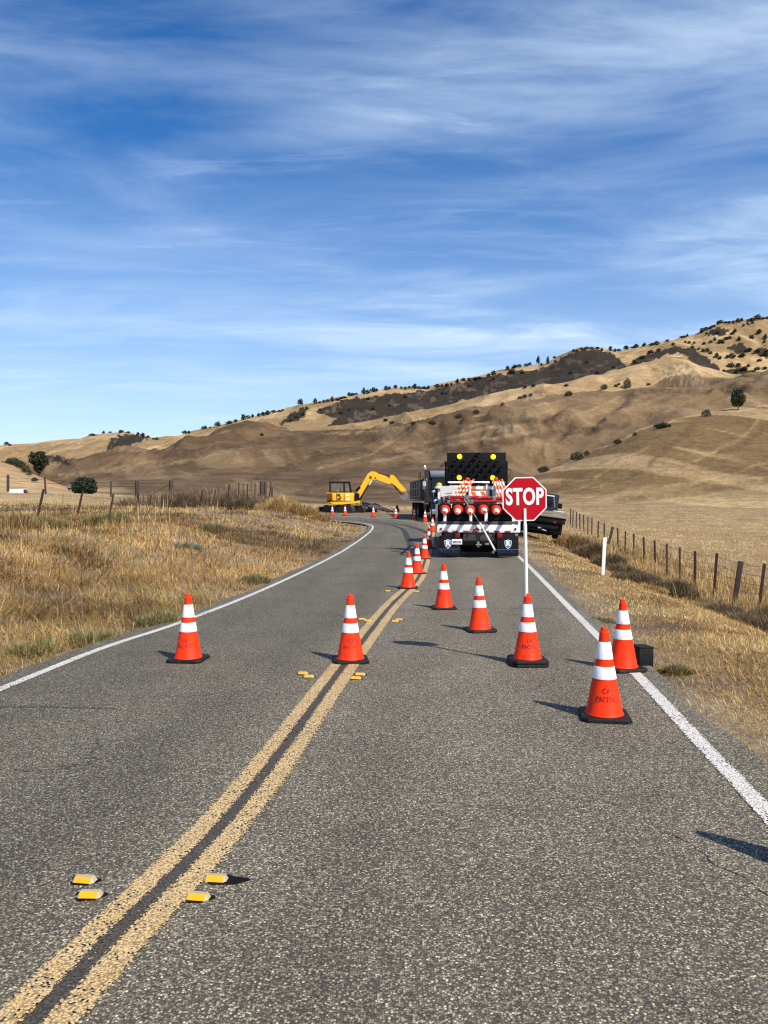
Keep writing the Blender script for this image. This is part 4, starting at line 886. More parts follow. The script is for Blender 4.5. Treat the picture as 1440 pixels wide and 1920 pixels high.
MB().prism([(-.20, 0), (.16, .05), (.22, .34), (-.22, .34)], -.008, .008).build('panel', 'white_sign', g, smooth=False)
b = MB()
for k in range(5): b.box(-.05+k*.042, -.05+k*.042+.026, -.0125, -.0095, .09+.004*k, .12+.004*k)
b.build('faint_marks', 'steel', g)
g = on_truck('blue_tote', -.15, 2.6, 1.1, (0, 0, 0), 'blue plastic tote standing on the bed below the arrow board', 'tote'); MB().box(-.13, .2, 0, .5, 0, 1.20, .02).build('body', 'bluebin', g); MB().box(-.16, .22, -.02, .52, 1.19, 1.22, .01).build('rim', 'bluebin', g)
g = on_truck('rolled_tarp', .45, 2.4, 1.1, (0, 0, 0), 'white sheeted pile with a yellow edge at the right of the blue tote', 'tarp')
MB().prism([(-.35, 0), (-.36, 1.22), (-.1, 1.19), (.3, 1.10), (.55, 1.12), (.56, 0)], 0, .8).build('sheet', 'white_paint', g); MB().bar((-.34, -.02, 1.16), (-.14, -.02, .94), .05, .02).build('yellow_edge', 'yellow', g)
g = on_truck('long_pole', 0, 0, 0, (0, 0, 0), 'long tan and white pole hanging diagonally off the truck tail', 'pole')
A_, B_, C_ = Vector((TX(871), .12, TZ(938))), Vector((TX(900), -.09, TZ(982))), Vector((TX(927), -.17, TZ(1031)))
MB().tube([A_, A_.lerp(B_, .5), B_], .017, 8).build('shaft', 'wood', g); MB().tube([B_, C_], .028, 10).build('white_sleeve', 'pvc', g); MB().box(C_.x-.03, C_.x+.05, C_.y-.02, C_.y+.02, C_.z-.05, C_.z+.01, .005).build('clamp', 'steel', g)

# ------------------------------------------------------------------ blue dump truck facing the camera
dz_ = float(zroad(46.5))
dt = empty('dump_truck', (3.95, 45.4, dz_), (0, 0, R(6)), 'blue dump truck with a grey dump body facing the camera behind the sign truck', 'dump truck')
b = MB().prism_x([(1.15, 1.05), (1.15, 2.55), (1.30, 3.10), (2.9, 3.16), (2.95, 1.05)], -1.12, 1.12); cab = b.build('cab', 'blue', dt)
MB().prism([(-.98, 1.92), (.98, 1.92), (.92, 2.62), (-.92, 2.62)], 1.10, 1.145).build('windshield', 'glass', cab)
MB().prism_x([(1.02, 2.62), (1.02, 2.70), (1.20, 3.04), (1.24, 3.04), (1.24, 2.62)], -1.04, 1.04).build('sun_visor', 'bluelite', cab)
for s in (-1, 1): MB().prism_x([(1.4, 1.9), (1.45, 2.6), (2.3, 2.6), (2.3, 1.9)], s*1.121, s*1.135).build('side_window', 'glass', cab)
MB().box(-.12, .22, 1.4, 1.75, 3.165, 3.26, .03).build('roof_lamp', 'white_paint', cab)
h = MB().prism_x([(-.15, .75), (-.22, 1.20), (-.10, 1.62), (1.14, 1.88), (1.14, .75)], -.62, .62).build('hood', 'blue', dt)
MB().box(-.42, .42, -.27, -.20, .80, 1.50, .03).build('grille', 'chrome', h)
b = MB()
for k in range(8): b.box(-.38, .38, -.285, -.272, .84+k*.08, .865+k*.08)
b.build('grille_bars', 'black', h)
for s in (-1, 1):
    f = MB().prism_x([(-.12, .62), (-.12, 1.30), (.25, 1.46), (.95, 1.40), (1.14, .95), (.95, .95), (.62, 1.16), (.15, 1.14), (-.02, .62)], s*.63 if s > 0 else -1.16, 1.16 if s > 0 else -.63).build('fender', 'blue', dt)
    for x in (.74, .97): MB().lathe([(.075, 0), (.105, -.03), (.105, -.09), (.085, -.10)][:4], 16, (s*x, -.10, 1.20), 'Y').build('headlight', 'chrome', f)
    MB().tube([(s*1.1, 1.2, 2.5), (s*1.42, 1.05, 2.55), (s*1.42, 1.05, 1.75), (s*1.1, 1.2, 1.8)], .018, 6).box(s*1.42-.10, s*1.42+.10, .99, 1.05, 1.9, 2.4, .02).build('mirror', 'chrome', dt)
    MB().tube([(s*1.02, 3.10, 1.0), (s*1.02, 3.10, 3.25), (s*1.06, 3.2, 3.42)], .07, 12).build('exhaust_stack', 'chrome', dt)
    wheel(dt, s*1.0, .52, .52, .28, 'chrome'); 
    for y in (5.6, 6.95): wheel(dt, s*1.02, y, .52, .27, 'steel'); wheel(dt, s*.70, y, .52, .27, 'steel')
MB().lathe([(.01, -.12), (.09, -.08), (.11, 0), (.09, .01)], 16, (-.98, .30, 1.75), 'Y').tube([(-.98, .3, 1.4), (-.98, .3, 1.68)], .012, 6).build('fender_mirror', 'chrome', dt)
MB().box(-1.18, 1.18, -.38, -.24, .42, .72, .04).build('bumper', 'chrome', dt)
MB().box(-.45, .45, .3, 8.0, .70, .98, .02).box(-1.1, 1.1, 2.2, 3.4, .55, 1.0, .05).box(-.9, .9, 5.4, 7.2, .45, .75).build('chassis', 'black', dt)
b = MB(); prof = [(3.55, 1.25), (3.45, 2.55), (8.35, 2.55), (8.25, 1.35)]
b.prism_x(prof, -1.24, -1.17); b.prism_x(prof, 1.17, 1.24); b.box(-1.17, 1.17, 3.50, 3.58, 1.25, 2.62); b.box(-1.17, 1.17, 8.2, 8.28, 1.35, 2.5); b.box(-1.17, 1.17, 3.55, 8.25, 1.20, 1.27)
for s in (-1, 1):
    for z in (1.42, 1.92, 2.46): b.box(s*1.275-.04, s*1.275+.04, 3.5, 8.3, z, z+.11, .015)
    for y in (3.6, 4.7, 5.8, 6.9, 8.1): b.box(s*1.26-.03, s*1.26+.03, y, y+.1, 1.3, 2.5, .01)
body = b.build('dump_body', 'greybody', dt)
MB().prism_x([(2.6, 2.62), (2.6, 2.69), (3.5, 2.69), (3.5, 2.62)], -1.1, 1.1).build('cab_shield', 'greybody', body)
b = MB(); b.lathe([(1.0, 2.2), (.8, 2.55), (.4, 2.72), (.02, 2.76)], 14, (0, 5.8, 0)); o = b.build('load', 'dirt', body); o.scale = (1, 2.0, 1); o.location = (0, -5.8, 0)
MB().tube([(-1.2, 4.0, 2.5), (-1.2, 4.0, 3.0), (-1.2, 4.6, 3.0), (-1.2, 4.6, 2.5)], .03, 6).build('ladder_hoop', 'rust', body)
for s in (-1, 1): MB().box(s*.88-.32, s*.88+.32, 7.75, 7.78, .15, 1.1).build('mud_flap', 'flap', dt)

# ------------------------------------------------------------------ dark flatbed pickup parked on the verge
px_, py_ = 6.95, 34.6; zg = zpx(1006, 34.6)-.02
pk = empty('flatbed_pickup', (px_, py_, zg), (0, R(7.5), R(-7)), 'dark flatbed pickup with a wooden tail board parked tilted on the right verge', 'pickup')
b = MB().prism_x([(2.35, .62), (2.35, 1.42), (2.45, 1.98), (2.6, 2.06), (3.6, 2.05), (4.2, 1.42), (5.3, 1.30), (5.45, .95), (5.4, .5), (2.5, .5)], -.92, .92); pc = b.build('cab', 'blue', pk)
MT['cab_dark'] = mat('black_cab_paint', (.018, .018, .020), .3, var=.2); pc.data.materials[0] = MT['cab_dark']
MB().box(-.62, .62, 2.31, 2.345, 1.42, 1.90, .02).build('rear_window', 'glass', pc)
MB().box(-.70, .70, 2.33, 2.36, 1.925, 1.975, .01).build('roof_trim', 'white_paint', pc)
for s in (-1, 1):
    MB().prism_x([(2.7, 1.42), (2.75, 1.92), (3.55, 1.92), (3.95, 1.42)], s*.921, s*.932).build('side_window', 'cabglass', pc)
    MB().bar((s*.66, 2.335, 1.90), (s*.76, 2.335, 1.42), .05, .03, (0, 1, 0)).build('pillar_trim', 'steel', pc)
    MB().box(s*1.14-.11, s*1.14+.11, 3.7, 3.78, 1.40, 1.66, .03).tube([(s*.92, 3.72, 1.45), (s*1.1, 3.72, 1.42)], .02, 6).build('mirror', 'black', pc)
MB().prism([(-.8, 1.45), (.8, 1.45), (.72, 1.95), (-.72, 1.95)], 3.83, 3.86).build('windshield', 'glass', pc)
b = MB().box(-1.10, 1.10, 0, 2.3, .86, .96, .01); fb = b.build('flatbed', 'black', pk)
for k in range(2): MB().box(-1.10, 1.10, -.045, -.005, .965+k*.135, 1.09+k*.135, .006).build('tail_board', 'wood', fb)
b = MB()
for s in (-1, 1): b.box(s*1.08-.02, s*1.08+.02, 0, 2.25, .97, 1.22)
b.build('side_board', 'wood', fb)
b = MB().box(-1.08, 1.08, .0, .10, .70, .855, .01).box(-.4, -.3, .1, 5.2, .5, .7).box(.3, .4, .1, 5.2, .5, .7).box(-.8, .8, -.04, .05, .42, .58, .02).box(-.7, .7, 1.2, 1.35, .3, .45).box(-1.0, 1.0, .2, .9, .22, .86, .05).box(-.66, .66, .4, 4.5, .14, .6, .05); b.build('chassis', 'black', pk)  # the wide black blocks are added mass to darken the space underneath
for s in (-1, 1):
    MB().box(s*.62-.07, s*.62+.07, -.03, 0, .70, .80, .01).build('tail_light', 'lamp_red', pk)
    wheel(pk, s*.84, 1.25, .38, .26, 'steel'); wheel(pk, s*.82, 4.55, .38, .24, 'steel')
    MB().box(s*.86-.18, s*.86+.18, .55, .57, .18, .84).build('mud_flap', 'flap', pk)
MB().box(-.1, .05, -.1, .0, .38, .46, .01).tube([(.1, -.05, .36), (.3, -.06, .32)], .03, 6).build('tow_hitch', 'chrome', pk)
pm = Matrix.Translation((px_, py_, zg)) @ Matrix.Rotation(R(-7), 4, 'Z') @ Matrix.Rotation(R(7.5), 4, 'Y'); p = pm @ Vector((.66, 1.5, .962))
o = empty('white_chest', p, (0, R(7.5), R(-7)), 'white metal chest on the front right corner of the pickup bed', 'chest')
MB().box(0, .46, 0, .4, 0, .27, .03).build('body', 'white_paint', o); MB().box(-.015, .475, -.015, .415, .27, .31, .015).build('lid', 'white_sign', o)

# ------------------------------------------------------------------ yellow excavator
ed = 58.6; k_ = ed/F
EX = lambda u: (u-645)*k_
ez = float(Hn(np.array([(645-720)*k_]), np.array([60.5]))[0]); ez = zpx(964, ed)
EZ = lambda v: (964-v)*k_
ex = empty('excavator', ((645-720)*k_, ed, ez), (0, 0, 0), 'yellow tracked excavator with a black cab reaching its arm towards the dump truck', 'excavator')
b = MB().box(EX(614), EX(664), -.95, 1.05, EZ(944), EZ(924), .05); hb = b.build('house', 'yellow', ex)
b = MB().prism([(EX(614), EZ(941)), (EX(616), EZ(938)), (EX(624), EZ(944)), (EX(640), EZ(946)), (EX(674), EZ(943)), (EX(676), EZ(938)), (EX(666), EZ(940))], -1.0, 1.0); b.build('lower_frame', 'yellow', hb)
b = MB().box(EX(615), EX(625), -1.0, -.955, EZ(937), EZ(925), .01); b.build('rear_cover', 'maroon', hb)
MB().box(EX(632), EX(633), -.965, -.952, EZ(942), EZ(925)).box(EX(646), EX(647.2), -.965, -.952, EZ(942), EZ(925)).build('door_seam', 'maroon', hb)
MB().box(EX(633.5), EX(639.5), -.962, -.952, EZ(931), EZ(926)).box(EX(634), EX(640), -.962, -.952, EZ(938), EZ(934)).box(EX(638), EX(641.5), -.962, -.952, EZ(934), EZ(931)).build('decal', 'maroon', hb)
MB().box(EX(649), EX(655), -.962, -.952, EZ(930), EZ(926.5)).box(EX(650), EX(656), -.962, -.952, EZ(938), EZ(934)).build('decal', 'white_sign', hb)
MB().box(EX(666), EX(674), -.75, .3, EZ(941), EZ(925), .02).build('swing_bracket', 'black', ex)
# cab: frame posts, glass, roof
cb = MB(); x0, x1, xs_ = EX(620), EX(659), EX(655)
y0, y1 = -.85, .15
for (xa, xb) in ((x0, x0), (EX(646.5), EX(646)), (x1, xs_)):
    for y in (y0, y1): cb.bar((xa, y, EZ(923.5)), (xb, y, EZ(905)), .09, .09)
for z in (EZ(904.5), EZ(923)):
    for y in (y0, y1): cb.bar((x0-.04, y, z), ((xs_ if z > EZ(910) else x1)+.04, y, z), .09, .09)
cb.box(x0-.05, xs_+.08, y0-.04, y1+.04, EZ(905), EZ(903.3), .03); cbo = cb.build('cab', 'black', ex)
g = MB().add([(x0, y0+.01, EZ(923)), (x1, y0+.01, EZ(923)), (xs_, y0+.01, EZ(905)), (x0, y0+.01, EZ(905))], [(0, 1, 2, 3)]).add([(x0, y1-.01, EZ(923)), (x1, y1-.01, EZ(923)), (xs_, y1-.01, EZ(905)), (x0, y1-.01, EZ(905))], [(0, 1, 2, 3)])
gm = bpy.data.materials.new('clear_cab_glass'); gm.use_nodes = True; gb = gm.node_tree.nodes['Principled BSDF']; gb.inputs['Base Color'].default_value = (.20, .19, .16, 1); gb.inputs['Roughness'].default_value = .05; gb.inputs['Alpha'].default_value = .35; MT['clear'] = gm
g.build('window', 'clear', cbo, smooth=False)
# undercarriage turned across the picture: two tracks seen end on
un = empty('undercarriage'); un.parent = ex; un.location = (.02, .1, 0); un.rotation_euler = (0, 0, R(58))
for s in (-1, 1):
    L, r_ = 1.0, .33; c_ = s*.76; loop = []
    for i in range(13): t = math.pi/2+math.pi*i/12; loop.append((-L+r_*math.cos(t), r_+r_*math.sin(t)))
    for i in range(13): t = -math.pi/2+math.pi*i/12; loop.append((L+r_*math.cos(t), r_+r_*math.sin(t)))
    b = MB(); n = len(loop); P2 = [Vector((0, 0, 0))]*0
    # resample the belt and add a grouser per shoe
    per = []; 
    for i in range(n):
        a_, c2 = Vector(loop[i]), Vector(loop[(i+1) % n]); m_ = max(1, int((c2-a_).length/.15))
        for j in range(m_): per.append((a_.lerp(c2, j/m_), (c2-a_).normalized()))
    for p, d in per:
        nn = Vector((d.y, -d.x)); q_ = p-d*.06; e_ = p+d*.06
        b.add([(c_-.24, q_.x, q_.y), (c_-.24, e_.x, e_.y), (c_-.24, e_.x-nn.x*.0+nn.x*.04, e_.y+nn.y*.04), (c_-.24, q_.x+nn.x*.04, q_.y+nn.y*.04), (c_+.24, q_.x, q_.y), (c_+.24, e_.x, e_.y), (c_+.24, e_.x+nn.x*.04, e_.y+nn.y*.04), (c_+.24, q_.x+nn.x*.04, q_.y+nn.y*.04)],
              [(0, 1, 2, 3), (7, 6, 5, 4), (0, 4, 5, 1), (1, 5, 6, 2), (2, 6, 7, 3), (3, 7, 4, 0)])
    b.prism_x([(y*.98, r_+(z-r_)*.93) for y, z in loop], c_-.235, c_+.235)
    t_ = b.build('track', 'track', un)
b = MB().box(-.55, .55, -.6, .6, .22, .62, .05).lathe([(.5, .60), (.5, .84)], 24); b.build('carriage_frame', 'black', un)
bl = MB().prism_x([(1.55, .05), (1.50, .25), (1.56, .55), (1.62, .55), (1.60, .05)], -1.05, 1.05); bl.build('dozer_blade', 'black', un); MB().box(-.5, -.38, .6, 1.52, .2, .34).box(.38, .5, .6, 1.52, .2, .34).build('blade_arm', 'yellow', un)
# boom, stick, bucket (outline in the plane of the arm)
def ply(pts): return [(EX(u), EZ(v)) for u, v in pts]
y0, y1 = -.14, .14
bo = MB().prism(ply([(668, 934), (672, 937), (680, 925), (690, 907), (697, 900), (706, 899), (730, 908), (735, 905), (733, 899), (722, 892), (710, 888), (704, 884.5), (696, 884), (690, 888), (683, 900), (674, 916), (668, 928)]), y0, y1).build('boom', 'yellow', ex, smooth=False)
MB().lathe([(.10, -.17), (.10, .17)], 16, (EX(695), 0, EZ(895)), 'Y').lathe([(.06, -.17), (.06, .17)], 12, (EX(704), 0, EZ(896)), 'Y').build('pivot_pin', 'maroon', bo)
MB().prism(ply([(669, 925), (671, 924), (675, 944), (672, 947), (667, 945)]), -.3, .3).build('boom_foot', 'yellow', ex, smooth=False)
st = MB().prism(ply([(731, 893), (733, 890), (737, 890.5), (742, 895), (750, 906), (757, 913), (762, 920), (758, 925), (752, 921), (744, 913), (737, 908), (732, 904)]), -.11, .11).build('stick', 'yellow', ex, smooth=False)
MB().tube([(EX(704), 0, EZ(886)), (EX(714), 0, EZ(888.5))], .06, 10).tube([(EX(714), 0, EZ(888.5)), (EX(731), 0, EZ(892))], .03, 8).build('stick_cylinder', 'black', bo)
for y in (-.22, .22): MB().tube([(EX(674), y, EZ(938)), (EX(688), y, EZ(914))], .05, 10).tube([(EX(688), y, EZ(914)), (EX(698), y, EZ(899))], .03, 8).build('lift_cylinder', 'black', bo)
MB().tube([(EX(692), -.25, EZ(909)), (EX(698), -.25, EZ(901))], .05, 10).build('cylinder_sleeve', 'pvc', bo)
MB().bar((EX(668), 0, EZ(921)), (EX(675), 0, EZ(913)), .3, .2).build('hose_guard', 'black', bo)
MB().tube([(EX(736), 0, EZ(906)), (EX(745), 0, EZ(919))], .05, 8).tube([(EX(745), 0, EZ(919)), (EX(754), 0, EZ(928))], .03, 8).build('bucket_cylinder', 'black', st)
bk = MB()
bkp = ply([(756, 921), (763, 921), (765, 930), (762, 938), (755, 936), (749, 933), (752, 928), (756, 931), (759, 928)]); bk.prism(bkp, -.33, .33).build('bucket', 'steel', ex, smooth=False)
# operator
me = bpy.data.meshes.new('person'); sk = {'p': (0, 0, 0), 'w': (0, 0, .2), 'c': (0.02, 0, .42), 'n': (.02, 0, .56), 'h': (.03, 0, .70), 'sl': (.0, -.19, .48), 'el': (.16, -.24, .28), 'hl': (.38, -.20, .30), 'sr': (.0, .19, .48), 'er': (.16, .24, .28), 'hr': (.38, .20, .30), 'kl': (.42, -.12, .02), 'al': (.46, -.12, -.38), 'kr': (.42, .12, .02), 'ar': (.46, .12, -.38), 'tl': (.6, -.12, -.42), 'tr': (.6, .12, -.42)}
rad = {'p': .15, 'w': .14, 'c': .17, 'n': .06, 'h': .105, 'sl': .075, 'el': .05, 'hl': .04, 'sr': .075, 'er': .05, 'hr': .04, 'kl': .075, 'kr': .075, 'al': .05, 'ar': .05, 'tl': .045, 'tr': .045}
ks = list(sk); ed_ = [('p', 'w'), ('w', 'c'), ('c', 'n'), ('n', 'h'), ('c', 'sl'), ('sl', 'el'), ('el', 'hl'), ('c', 'sr'), ('sr', 'er'), ('er', 'hr'), ('p', 'kl'), ('kl', 'al'), ('al', 'tl'), ('p', 'kr'), ('kr', 'ar'), ('ar', 'tr')]
me.from_pydata([sk[q_] for q_ in ks], [(ks.index(a_), ks.index(b_)) for a_, b_ in ed_], []); pe = bpy.data.objects.new('person', me); COL.objects.link(pe)
md = pe.modifiers.new('skin', 'SKIN'); pe.modifiers.new('sub', 'SUBSURF').levels = 1
for i, q_ in enumerate(ks): me.skin_vertices[0].data[i].radius = (rad[q_], rad[q_])
me.skin_vertices[0].data[0].use_root = True
dg = bpy.context.evaluated_depsgraph_get(); m2 = bpy.data.meshes.new_from_object(pe.evaluated_get(dg)); pe.modifiers.clear(); pe.data = m2; m2.materials.clear(); m2.materials.append(MT['denim']); m2.materials.append(MT['skin'])
for p in m2.polygons: p.use_smooth = True; p.material_index = 1 if (p.center.z > .57 or (p.center.x > .32 and p.center.z > .2)) else 0
pe.location = ((637-720)*k_, ed-.35, ez+EZ(921)-.36); tag(pe, 'excavator operator in a lime vest and pale hard hat seated behind the cab window', 'person')
MB().lathe([(.20, .10), (.205, .30), (.22, .44), (.16, .53)], 14, (.01, 0, 0)).build('hi_vis_vest', 'hivis', pe)
MB().lathe([(.155, .76), (.13, .78), (.11, .84), (.03, .87)], 14, (.03, 0, 0)).build('hard_hat', 'white_sign', pe)
# broken asphalt slabs, spoil and planks beside the dig
def rough_mound(name, u, v, d, wx_, wy_, h, m, label, cat, seed):
    x = (u-720)/F*d; z = zpx(v, d)-.15; n = 34; xs2 = np.linspace(-1, 1, n); A2, B2 = np.meshgrid(xs2, xs2); r2 = np.sqrt(A2**2+B2**2)
    Z2 = h*np.clip(1-r2, 0, 1)**.8*(.6+.8*fbm(A2, B2, .35, 4, seed))-.12*(r2 > .98)
    o = grid_mesh(name, A2*wx_, B2*wy_, Z2, np.broadcast_to(np.array((.17, .115, .07)), A2.shape+(3,)), m); o.location = (x, d, z); tag(o, label, cat); return o
spm = soil_mat('spoil_earth', 7, 1.5, .06, 10)
rough_mound('spoil_heap', 700, 957, 61.5, 1.9, 1.2, .75, spm, 'low heap of dug brown earth between the excavator and the dump truck', 'earth heap', 4)
rough_mound('spoil_heap', 603, 957, 60.5, .9, .8, .5, spm, 'small heap of brown earth left of the excavator tracks', 'earth heap', 9)
rough_mound('spoil_heap', 755, 961, 63, 1.2, .8, .35, spm, 'low pale earth heap behind the dump truck', 'earth heap', 14)
for i, (u0, v0, u1, v1, w_) in enumerate([(680, 944, 712, 951, .5), (700, 945, 722, 957, .45), (712, 951, 738, 962, .35), (690, 950, 716, 953, .6)]):
    d = 60-i*.35; x0, x1 = (u0-720)/F*d, (u1-720)/F*d; xc_, zc_ = (x0+x1)/2, (zpx(v0, d)+zpx(v1, d))/2
    L = math.hypot(x1-x0, zpx(v1, d)-zpx(v0, d)); b = MB(); pts2 = []
    for q_ in range(12):
        t = 2*math.pi*q_/12; rr = 1+random.uniform(-.12, .12); pts2.append((L/2*rr*max(-1, min(1, 1.25*math.cos(t))), w_*rr*math.sin(t)))
    n = 12; b.add([(a_, c_, .07) for a_, c_ in pts2]+[(a_*.97, c_*.95, -.07) for a_, c_ in pts2], [tuple(range(n)), tuple(range(2*n-1, n-1, -1))]+[(j, (j+1) % n, (j+1) % n+n, j+n) for j in range(n)])
    o = b.build('asphalt_slab', 'asph_rubble', None, (xc_, d, zc_), (R(14), math.atan2(-(zpx(v1, d)-zpx(v0, d)), x1-x0), R(4*i)), smooth=False)
    tag(o, ['highest broken asphalt slab next to the excavator track', 'broken asphalt slab sloping down from the track towards the wood scraps', 'lowest broken asphalt slab ending by the shaded cone', 'broad broken asphalt slab lying under the others'][i], 'asphalt slab', 'torn up asphalt slabs')
for i, (u0, v0, u1, v1, r_, c_) in enumerate([(727, 949, 746, 959, .06, 'wood'), (722, 955, 731, 961, .05, 'wood'), (744, 948, 747, 960, .09, 'darkwood'), (735, 958, 749, 955, .05, 'wood')]):
    d = 59.2+.2*i; A_ = Vector(((u0-720)/F*d, d, zpx(v0, d))); B_ = Vector(((u1-720)/F*d, d-.3, zpx(v1, d)))
    c2 = (A_+B_)/2; o = MB().bar(A_-c2, B_-c2, r_*2, r_).build('timber_scrap', c_, None, c2); tag(o, ['long pale timber slanting down to the shaded cone', 'short pale timber lying by the lowest slab', 'dark upright timber stub near the dump truck', 'thin pale timber lying crosswise at the wood scraps'][i], 'timber', 'timber scraps by the dig')
# ------------------------------------------------------------------ dry grass
def veg_mat(name, trans=.25, rough=.8):
    m = bpy.data.materials.new(name); m.use_nodes = True; t = m.node_tree; b = t.nodes['Principled BSDF']; b.inputs['Roughness'].default_value = rough; b.inputs['Specular IOR Level'].default_value = .25
    at = N(t, 'ShaderNodeAttribute', attribute_name='leaf_colour'); t.links.new(at.outputs['Color'], b.inputs['Base Color'])
    tr_ = N(t, 'ShaderNodeBsdfTranslucent'); t.links.new(at.outputs['Color'], tr_.inputs[0]); ms = N(t, 'ShaderNodeMixShader'); ms.inputs[0].default_value = trans
    t.links.new(b.outputs[0], ms.inputs[1]); t.links.new(tr_.outputs[0], ms.inputs[2]); t.links.new(ms.outputs[0], t.nodes['Material Output'].inputs['Surface']); return m
VEG = veg_mat('dry_blades'); LEAF = veg_mat('tree_leaves', .15)
def blades_mesh(name, P, H, LD, LA, W, C):
    """P base points, H lengths, LD lean direction (rad), LA lean from upright (rad), W widths, C colours"""
    n = len(P); dx, dy = np.cos(LD), np.sin(LD); fa = LD+rng.normal(np.pi/2, .7, n); wx_, wy_ = np.cos(fa)*W/2, np.sin(fa)*W/2
    def pt(f, la): return np.stack([P[:, 0]+dx*np.sin(la)*H*f, P[:, 1]+dy*np.sin(la)*H*f, P[:, 2]+np.cos(la)*H*f], 1)
    wv_ = np.stack([wx_, wy_, np.zeros(n)], 1); m1 = pt(.5, LA*.72); m2 = pt(1.0, LA*1.08); b0 = P.copy(); b0[:, 2] -= .02
    V5 = np.stack([b0-wv_, b0+wv_, m1-wv_*.8, m1+wv_*.8, m2], 1).reshape(-1, 3)
    i = np.arange(n)[:, None]*5; loops = np.concatenate([i+np.array([[0, 1, 3, 2]]), i+np.array([[2, 3, 4]])], 1).ravel().astype(np.int32)
    ls = (np.arange(n)[:, None]*7+np.array([[0, 4]])).ravel().astype(np.int32); lt = np.tile([4, 3], n).astype(np.int32)
    me = bpy.data.meshes.new(name); me.vertices.add(n*5); me.vertices.foreach_set('co', V5.astype(np.float32).ravel()); me.loops.add(n*7); me.loops.foreach_set('vertex_index', loops)
    me.polygons.add(2*n); me.polygons.foreach_set('loop_start', ls); me.polygons.foreach_set('loop_total', lt); me.update(calc_edges=True)
    cc = np.repeat(C, 5, 0); cc = np.concatenate([cc, np.ones((n*5, 1))], 1); at = me.color_attributes.new('leaf_colour', 'FLOAT_COLOR', 'POINT'); at.data.foreach_set('color', cc.astype(np.float32).ravel())
    me.materials.append(VEG); return me
def sample(n, y0, y1, p=1.25, spread=.64, pad=3.5, xlo=None, xhi=None):
    t = rng.random(n); a_ = 1-p; Y = (y0**a_+t*(y1**a_-y0**a_))**(1/a_); X = (rng.random(n)*2-1)*(spread*Y+pad)
    return X, Y
def edges(X, Y):
    dl, s1 = dist_line(X, Y, PAVL); dr, s2 = dist_line(X, Y, PAVR); return np.where(s1 > 0, dl, 0), np.where(s2 <= 0, dr, 0)
PAL = np.array([(.52, .345, .13), (.68, .49, .215), (.34, .20, .070), (.14, .072, .028), (.76, .60, .34), (.22, .20, .05), (.42, .23, .07)])
def colours(X, Y, n, w_olive=0., w_brown=0.5, light=1.):
    g = fbm(X, Y, 1.6, 3, 33); g2 = fbm(X, Y, 4.5, 3, 43)
    wts = np.stack([np.full(n, .9), .3+1.6*ss((g-.5)/.2), np.full(n, .7), w_brown*(.25+2.6*ss((.5-g)/.15)), .10+.5*ss((g-.6)/.1), w_olive*ss((g2-.5)/.12)*3+.02, .25+.8*ss((.5-g2)/.15)], 1)
    cs = np.cumsum(wts/wts.sum(1, keepdims=True), 1); k = (rng.random(n)[:, None] > cs).sum(1).clip(0, 6); c = PAL[k]*rng.uniform(.75, 1.2, n)[:, None]*light
    return np.clip(c, .01, .75)
